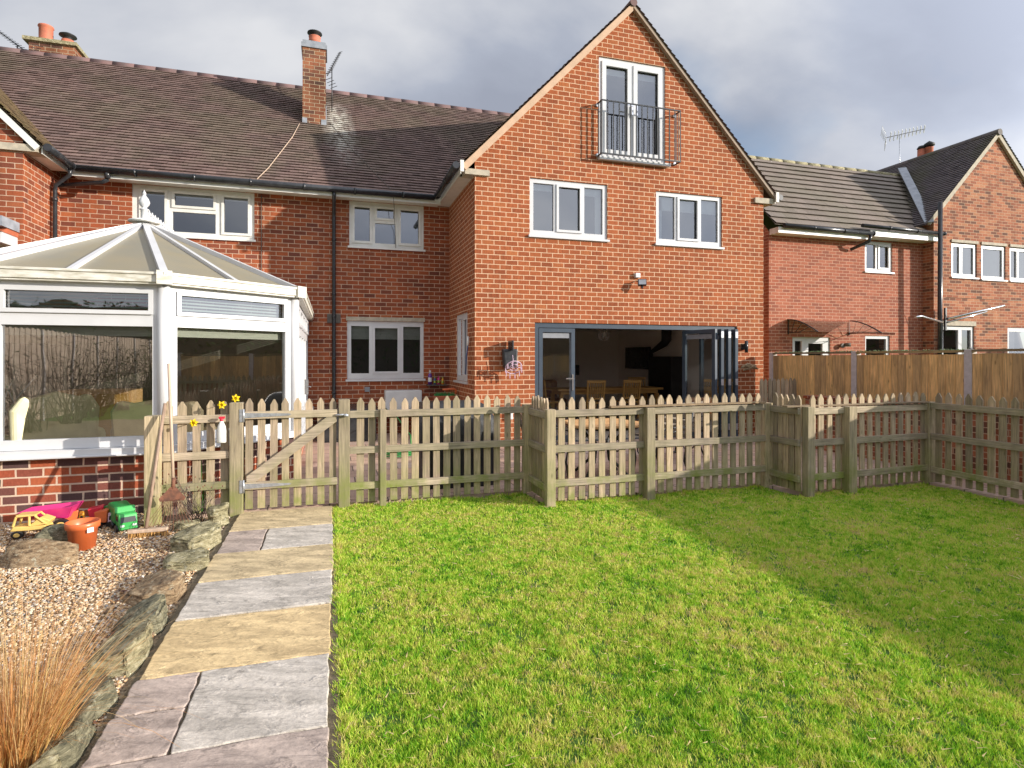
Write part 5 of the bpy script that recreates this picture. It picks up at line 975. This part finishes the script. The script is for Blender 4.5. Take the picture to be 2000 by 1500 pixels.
iron_seat(5.0,7.9,1.2,R(205),'slatted garden bench with black scrolled iron ends behind the middle fence'); iron_seat(2.75,7.3,.5,R(80),'black iron and slat garden chair left of the iron table','garden_chair'); iron_seat(4.25,6.9,.5,R(-75),'black iron and slat garden chair right of the iron table','garden_chair')
# fittings on the extension
t = empty('floodlight', (5.68,10.05,3.1), 'black floodlight with pale lens on the orange gable wall', 'floodlight'); MB().box(5.63,5.73,10.02,10.088,3.16,3.25).build('junction_box', mat['white_metal'], t, bevel=.008); m2 = MB(); m2.obox((5.71,9.93,3.05), V(.075,-.03,0), V(.012,.03,-.012), V(.01,.02,.06)); m2.build('lamp_body', mat['black'], t, bevel=.006)
MB().obox((5.698,9.897,3.06), V(.062,-.025,0), V(.001,.003,-.001), V(.008,.017,.048)).build('lens', mat['lead'], t); m2 = MB(); m2.tube([(5.66,10.07,3.1),(5.66,9.98,3.08),(5.68,9.95,3.05)], .012, 6); m2.tube([(5.71,9.93,2.98),(5.71,9.92,2.94)], .022, 8); m2.build('bracket', mat['black'], t)
t = empty('peg_bag', (3.08,9.95,1.7), 'dark grey hanging bag on a black bracket beside the bifold doors', 'bag'); MB().obox((3.08,9.93,1.83), V(.018,0,0), V(0,.13,0), V(0,0,.09)).build('bracket', mat['black'], t, bevel=.01)
m2 = MB(); m2.prism([(2.93,9.93,1.77),(3.22,9.93,1.77),(3.20,9.93,1.42),(2.96,9.93,1.42)], (0,.12,0)); m2.build('bag_body', mat['iron'], t, bevel=.03)
t = empty('sock_airer', (3.1,9.85,1.45), 'round pale pink clothes airer with pegs hanging below the grey bag', 'airer'); m2 = MB(); c = V(3.1,9.83,1.44)
for rr_ in (.15,.075): m2.tube([c+V(math.cos(a_*.3927)*rr_, -math.sin(a_*.3927)*rr_*.5, math.sin(a_*.3927)*rr_*.75) for a_ in range(17)], .009, 6)
for a_ in range(6): th = a_*1.047; m2.tube([c, c+V(math.cos(th)*.15,-math.sin(th)*.075,math.sin(th)*.112)], .006, 5)
m2.build('ring', mat['lilac plastic'], t); m2 = MB(); m2.tube([(3.08,9.83,1.66),(3.09,9.83,1.56),(3.1,9.83,1.45)], .006, 5); m2.build('hook', mat['lilac plastic'], t)
for a_ in range(10): th = a_*.628; p = c+V(math.cos(th)*.15,-math.sin(th)*.075,math.sin(th)*.112); MB().box(p.x-.007,p.x+.007,p.y-.005,p.y+.005,p.z-.09,p.z).build('peg', mat['lilac plastic'], t)
m2 = MB(); m2.box(8.10,8.19,9.98,10.088,1.78,1.90); m2.tube([(8.145,9.98,1.72),(8.145,9.98,1.96)], .035, 10); tag(m2.build('wall_light', mat['black'], loc=(8.14,10.05,1.84)), 'small black wall light right of the folded bifold leaves', 'wall light')
m2 = MB(); m2.tube([(8.02,9.98,1.42),(8.15,9.95,1.46),(8.3,9.96,1.43),(8.45,10.0,1.38)], [.02,.05,.045,.01], 8); m2.tube([(8.05,9.95,1.36),(8.2,9.94,1.40),(8.38,9.97,1.46)], [.015,.03,.008], 7); tag(m2.build('driftwood', mat['rock_brown'], loc=(8.2,10,1.4)), 'piece of driftwood mounted on the brick below the small wall light', 'driftwood')
m2 = MB(); m2.box(3.06,3.15,10.02,10.088,.50,.66); tag(m2.build('outdoor_socket', mat['white_metal'], loc=(3.1,10.05,.58), bevel=.01), 'white outdoor socket low on the extension wall', 'socket')
t = empty('wind_chime', (2.42,10.36,1.9), 'small white and blue hanging ornament beside the side window', 'ornament'); MB().lathe([(0,-.09),(.03,-.07),(.035,.0),(.03,.07),(0,.09)], (2.40,10.38,1.92), 10, sc=(.7,1)).build('disc', mat['white plastic'], t); MB().tube([(2.40,10.38,1.84),(2.40,10.5,1.6),(2.41,10.6,1.3)], .010, 6).build('ribbon', mat['blue plastic'], t)
# cables
def cable(pts, r_, m, label): b = MB(); b.tube(pts, r_, 5); tag(b.build('cable', mat[m], loc=pts[0]), label, 'cable', 'aerial cables on roof and wall')
rz = lambda y: 4.96+.9*(y-12.0)+.035
cable([(-.66,14.2,rz(14.2)),(-.78,13.6,rz(13.6)),(-1.15,12.4,rz(12.4)),(-1.32,12.0,rz(12.0))], .010, 'handle', 'pale cable running down the roof left of the chimney')
cable([(.0,14.4,rz(14.4)),(.45,13.4,rz(13.4)),(1.15,12.1,rz(12.1)),(1.22,11.93,4.9),(1.25,12.0,4.6),(1.3,12.36,4.3),(1.32,12.38,3.9)], .006, 'vent', 'thin dark cable running down the roof right of the chimney')
cable([(-1.28,12.40,4.8),(-1.28,12.40,2.5),(-1.27,12.40,.3)], .008, 'vent', 'dark cable down the red wall right of the upper conservatory window')
# aerials
def aerial(base, h, yaw, pitch, L, n_el, el, col, label, tilt=0):
    t = empty('tv_aerial', base, label, 'tv aerial', 'rooftop television aerials'); b = Vector(base); top = b+V(0,0,h); MB().tube([b, top], .014, 6).build('mast', mat['galv' if col != 'iron' else 'iron'], t)
    d = V(math.cos(yaw)*math.cos(pitch), math.sin(yaw)*math.cos(pitch), math.sin(pitch)); s_ = d.cross(V(0,0,1)).normalized(); u = s_.cross(d); s2 = s_*math.cos(tilt)+u*math.sin(tilt); c0 = top-d*L*.35
    MB().bar(c0, c0+d*L, .022, .022).build('boom', mat['iron'], t); m2 = MB()
    for i in range(n_el):
        p = c0+d*L*(.12+.86*i/(n_el-1)); e = el*(1-.3*i/n_el); m2.tube([p-s2*e/2, p+s2*e/2], .007 if col == 'iron' else .012, 5)
        if col != 'iron': m2.obox(p+s2*e*.38, s2*.03, d*.012, u*.03); m2.obox(p-s2*e*.38, s2*.03, d*.012, u*.03)
    m2.build('elements', mat['iron' if col == 'iron' else 'white plastic'], t); m2 = MB(); 
    for k_ in (-1,1):
        q = (u*.8*k_-d*.25).normalized()
        for j in range(4): p = c0+q*(.07+.07*j); m2.tube([p-s2*el*.55, p+s2*el*.55], .007, 5)
    m2.build('reflector', mat['iron' if col == 'iron' else 'white plastic'], t)
aerial((.05,14.9,7.6), 1.1, R(40), R(62), .85, 11, .22, 'iron', 'dark tv aerial tilted steeply beside the middle chimney', R(0))
aerial((18.72,15.2,7.6), 1.7, R(-12), R(14), 1.5, 10, .30, 'white', 'white tv aerial on a tall mast above the neighbour roof', R(60))
aerial((-6.9,16.3,8.5), .35, R(150), R(35), 1.3, 12, .20, 'iron', 'dark tv aerial at the top left above the long ridge', R(20))

# ------------------------------------------------------------------ room furniture
t = empty('dining_table', (6.5,13.1,fl), 'long oak dining table inside the open bifold doors', 'dining table'); MB().box(5.1,7.9,12.7,13.5,.83,.88).build('table_top', mat['oak'], t, bevel=.006); MB().box(5.2,7.8,12.8,13.4,.74,.829).build('apron', mat['oak'], t)
for x, y in ((5.22,12.82),(7.78,12.82),(5.22,13.38),(7.78,13.38)): MB().box(x-.04,x+.04,y-.04,y+.04,fl,.74).build('leg', mat['oak'], t)
def dchair(x, y, rot, label):
    t = empty('dining_chair', (x,y,fl), label, 'dining chair', 'oak dining chairs around the table'); t.rotation_euler = (0,0,rot)
    q = MB(); q.box(-.22,.22,-.22,.22,.45,.49); q.build('seat', mat['oak'], t, bevel=.01, local=True)
    for sx in (-.19,.19): q = MB(); q.box(sx-.02,sx+.02,.17,.21,0,.45); q.build('leg', mat['oak'], t, local=True)
    for sx in (-.20,.20): q = MB(); q.bar((sx*.95,-.2,0),(sx,-.2,.47),.04,.04,(0,1,0)); q.bar((sx,-.2,.47),(sx*1.05,-.27,.98),.04,.03,(0,1,0)); q.build('leg', mat['oak'], t, local=True)
    
    for b_ in ((-.235,.235,-.285,-.255,.93,1.0),(-.2,.2,-.245,-.225,.55,.59)): q = MB(); q.box(*b_); q.build('back_rail', mat['oak'], t, bevel=.008, local=True)
    for i in range(6): x_ = -.14+i*.056; q = MB(); q.bar((x_,-.235,.58),(x_*1.05,-.27,.94),.022,.012,(0,1,0)); q.build('back_slat', mat['oak'], t, local=True)
dchair(5.83,12.45,0,'oak dining chair, left of the two backs in the doorway'); dchair(6.75,12.45,0,'oak dining chair, right of the two backs in the doorway'); dchair(4.9,12.9,R(-70),'oak dining chair at the left end of the table behind the closed door leaf'); dchair(7.75,13.75,R(150),'oak dining chair at the far right end of the table')
t = empty('television', (8.4,14.9,1.6), 'flat black television on the right wall of the dining room', 'television'); MB().box(8.40,8.44,14.2,15.6,1.30,1.92).build('screen', mat['black'], t, bevel=.006); MB().box(8.44,8.55,14.7,15.1,1.5,1.75).build('wall_bracket', mat['black_matt'], t)
t = empty('wood_stove', (8.3,13.2,fl), 'black stove with a cranked flue pipe in a dark recess', 'stove'); MB().box(8.15,8.54,12.75,13.8,fl,1.65).build('stove_body', mat['black_matt'], t, bevel=.01); MB().tube([(8.25,13.9,fl),(8.25,13.9,1.75),(8.3,13.3,2.0),(8.3,13.2,2.1),(8.3,13.2,2.42)], [.06,.06,.10,.13,.13], 14).build('flue', mat['black_matt'], t)
t = empty('pendant_lamp', (5.97,12.1,2.42), 'round ribbed glass pendant lamp hanging from the dining room ceiling', 'pendant lamp'); MB().tube([(5.97,12.1,2.42),(5.97,12.1,2.26)], .005, 5).build('cord', mat['black_matt'], t); m2 = MB()
for i in range(12): a = i*math.pi/6; m2.tube([(5.97+math.cos(a)*.13*math.sin(q), 12.1+math.sin(a)*.13*math.sin(q), 2.13+.13*math.cos(q)) for q in [k_*math.pi/8 for k_ in range(9)]], .006, 5)
m2.build('globe_ribs', mat['chrome'], t); MB().lathe([(0,-.05),(.035,-.03),(.04,0),(.03,.04),(.01,.07),(0,.07)], (5.97,12.1,2.13), 12).build('bulb', mat['white plastic'], t)
t = empty('leather_sofa', (4.9,15.4,fl), 'dark burgundy leather sofa at the back of the dining room', 'sofa'); MB().box(4.3,6.3,15.0,15.9,fl+.05,.5).build('seat', mat['burgundy leather'], t, bevel=.06); MB().box(4.3,6.3,15.7,16.0,.4,.98).build('backrest', mat['burgundy leather'], t, bevel=.08)
t = empty('photo_frame_stand', (6.0,14.6,fl), 'black lantern on a thin stand behind the dining table', 'lantern'); MB().tube([(6.35,14.6,fl),(6.35,14.6,1.15)], .012, 6).build('stand', mat['black_matt'], t); MB().box(6.24,6.46,14.55,14.7,1.15,1.42).build('lantern_body', mat['black_matt'], t, bevel=.01)

# ------------------------------------------------------------------ trees: one bare tree beyond the neighbour, and what stands behind the viewer (seen in the glass)
def tree(x, y, h, r_, label, n=5, leaves=0, name='bare_tree', seed=3, spread=.55, tr=.16):
    rg = random.Random(seed); t = empty(name, (x,y,0), label, 'tree'); m2 = MB(); tips = []
    def br(p, d, L, w, lv):
        pts = [p]; q = p
        for i in range(4): d = (d+V(rg.gauss(0,.10),rg.gauss(0,.10),rg.gauss(0,.05))).normalized(); q = q+d*L/4; pts.append(q)
        m2.tube(pts, [w*(1-.11*i) for i in range(5)], 6 if lv < 2 else 4, cap=False); tips.append(q)
        if lv >= n: return
        for i in range(3 if lv < n-1 else 4):
            a = rg.uniform(0,6.28); s_ = d.orthogonal().normalized(); s2 = d.cross(s_); e = (d+(s_*math.cos(a)+s2*math.sin(a))*rg.uniform(.4,.9)*spread*1.6).normalized(); br(pts[rg.choice([2,3,4])], e, L*rg.uniform(.6,.8), w*.55, lv+1)
    br(V(x,y,0), V(0,0,1), h*.34, tr, 0); m2.build('trunk', mat['bark'], t)
    if leaves:
        m3 = MB()
        for p in tips[6:]:
            for _ in range(leaves):
                c = p+V(rg.gauss(0,.16)*r_,rg.gauss(0,.16)*r_,rg.gauss(0,.16)*r_); a = V(rg.gauss(0,1),rg.gauss(0,1),rg.gauss(0,1)).normalized()*.05; b_ = a.orthogonal().normalized()*.03; m3.add([c-a,c+b_,c+a,c-b_], [(0,1,2,3)])
        m3.build('crown', mat['leaf'], t)
tree(27.4,16.5,16,1,'bare leafless tree at the right edge behind the neighbour house',5,seed=8,spread=.7,tr=.22)
lf = empty('board_fence', (-7,-6,0), 'pale board fence on the left boundary behind the viewer, mirrored in the conservatory glass', 'fence')
for i in range(9):
    y0 = -15+i*1.85; m2 = MB()
    for j in range(14): a_ = y0+j*.128; m2.box(-7.02,-7.0+.01*(j%2),a_,a_+.118,.05,2.3+.02*(j%2))
    m2.build('board_panel', mat['handle'], lf); MB().box(-7.06,-6.96,y0-.05,y0,0,2.3).build('post', mat['concrete'], lf)
def shrub(x, y, h, label, n, leaf, seed):
    rg = random.Random(seed); t = empty('hedge_shrub', (x,y,0), label, 'shrub', 'shrubs along the left boundary behind the viewer'); m2 = MB(); m3 = MB()
    for i in range(n):
        a = rg.uniform(0,6.28); d = V(math.cos(a)*rg.uniform(.1,.7), math.sin(a)*rg.uniform(.1,.7), 1).normalized(); L = h*rg.uniform(.6,1.1); pts = [V(x+rg.uniform(-.2,.2),y+rg.uniform(-.2,.2),0)]
        for k_ in range(5): d = (d+V(rg.gauss(0,.12),rg.gauss(0,.12),0)).normalized(); pts.append(pts[-1]+d*L/5)
        m2.tube(pts, [.012,.01,.008,.006,.004,.002], 4, cap=False)
        for q in range(6): e_ = pts[rg.randint(1,5)]; f_ = e_+V(rg.gauss(0,.25),rg.gauss(0,.25),rg.uniform(0,.3)); m2.tube([e_,f_], [.005,.002], 3, cap=False)
        if leaf:
            for p in pts[1:]:
                for _ in range(leaf): c = p+V(rg.gauss(0,.12),rg.gauss(0,.12),rg.gauss(0,.12)); u = V(rg.gauss(0,1),rg.gauss(0,1),rg.gauss(0,1)).normalized()*.04; w2 = u.orthogonal().normalized()*.02; m3.add([c-u,c+w2,c+u,c-w2], [(0,1,2,3)])
    m2.build('branches', mat['bark'], t)
    if leaf: m3.build('foliage', mat['leaf'], t)
for i, (x, y, h, n, lf_) in enumerate([(-6.2,-1.5,2.0,30,0),(-6.1,-3.2,2.2,34,0),(-6.2,-5.0,2.0,30,4),(-6.1,-7.0,2.2,34,0),(-6.0,-9.5,2.3,30,9),(-5.8,-12,2.4,30,10),(-6.2,.8,1.6,26,6)]):
    shrub(x, y, h, ['thin bare shrub nearest on the left boundary behind the viewer','bare bushy shrub second along the left boundary','half leafy shrub third along the left boundary','bare shrub fourth along the left boundary','leafy evergreen shrub fifth along the left boundary','leafy evergreen shrub farthest along the left boundary','low leafy shrub beside the left end of the mirrored fence'][i], n, lf_, 50+i)

def hedge(x0, y0, x1, y1, h, label, seed):
    rg = random.Random(seed); a, b_ = V(x0,y0,0), V(x1,y1,0); L = (b_-a).length; d = (b_-a).normalized(); n = V(d.y,-d.x,0); t = empty('hedge', a, label, 'hedge'); m2 = MB(); nx, nz = int(L/.5), 8
    def P(i, j, s_): p = a+d*(i*L/nx); z = h*j/nz; w = .6+.18*mn.noise(V(i*.6,j*.5,seed))-.25*(j/nz)**3; return p+n*(s_*w)+V(0,0,z*(1+.10*mn.noise(V(i*.35,0,seed+5))))
    vs = [P(i,j,s_) for s_ in (-1,1) for i in range(nx+1) for j in range(nz+1)]; q = (nx+1)*(nz+1); fs = []
    for s_ in (0,1):
        for i in range(nx):
            for j in range(nz): k_ = s_*q+i*(nz+1)+j; f = (k_,k_+nz+1,k_+nz+2,k_+1); fs.append(f if s_ else f[::-1])
    for i in range(nx): k_ = i*(nz+1)+nz; fs.append((k_,k_+nz+1,q+k_+nz+1,q+k_))
    m2.add(vs, fs, .3, True); m2.build('branches', mat['bark'], t); m3 = MB()
    for _ in range(int(L*160)):
        c = a+d*rg.uniform(0,L)+V(0,0,h*rg.uniform(.02,1.06))+n*rg.choice((-1,1))*rg.uniform(.4,.75); u = V(rg.gauss(0,1),rg.gauss(0,1),rg.gauss(0,1)).normalized()*.13; w2 = u.orthogonal().normalized()*.07; m3.add([c-u,c+w2,c+u,c-w2], [(0,1,2,3)])
    m3.build('foliage', mat['leaf'], t)
hedge(20, -14, 22, 9, 3.1, 'tall dark hedge far to the right of the lawn, mirrored in the conservatory facet', 3)
hedge(-20, -19, 24, -21, 4.2, 'tall hedge across the bottom of the garden behind the viewer', 6)
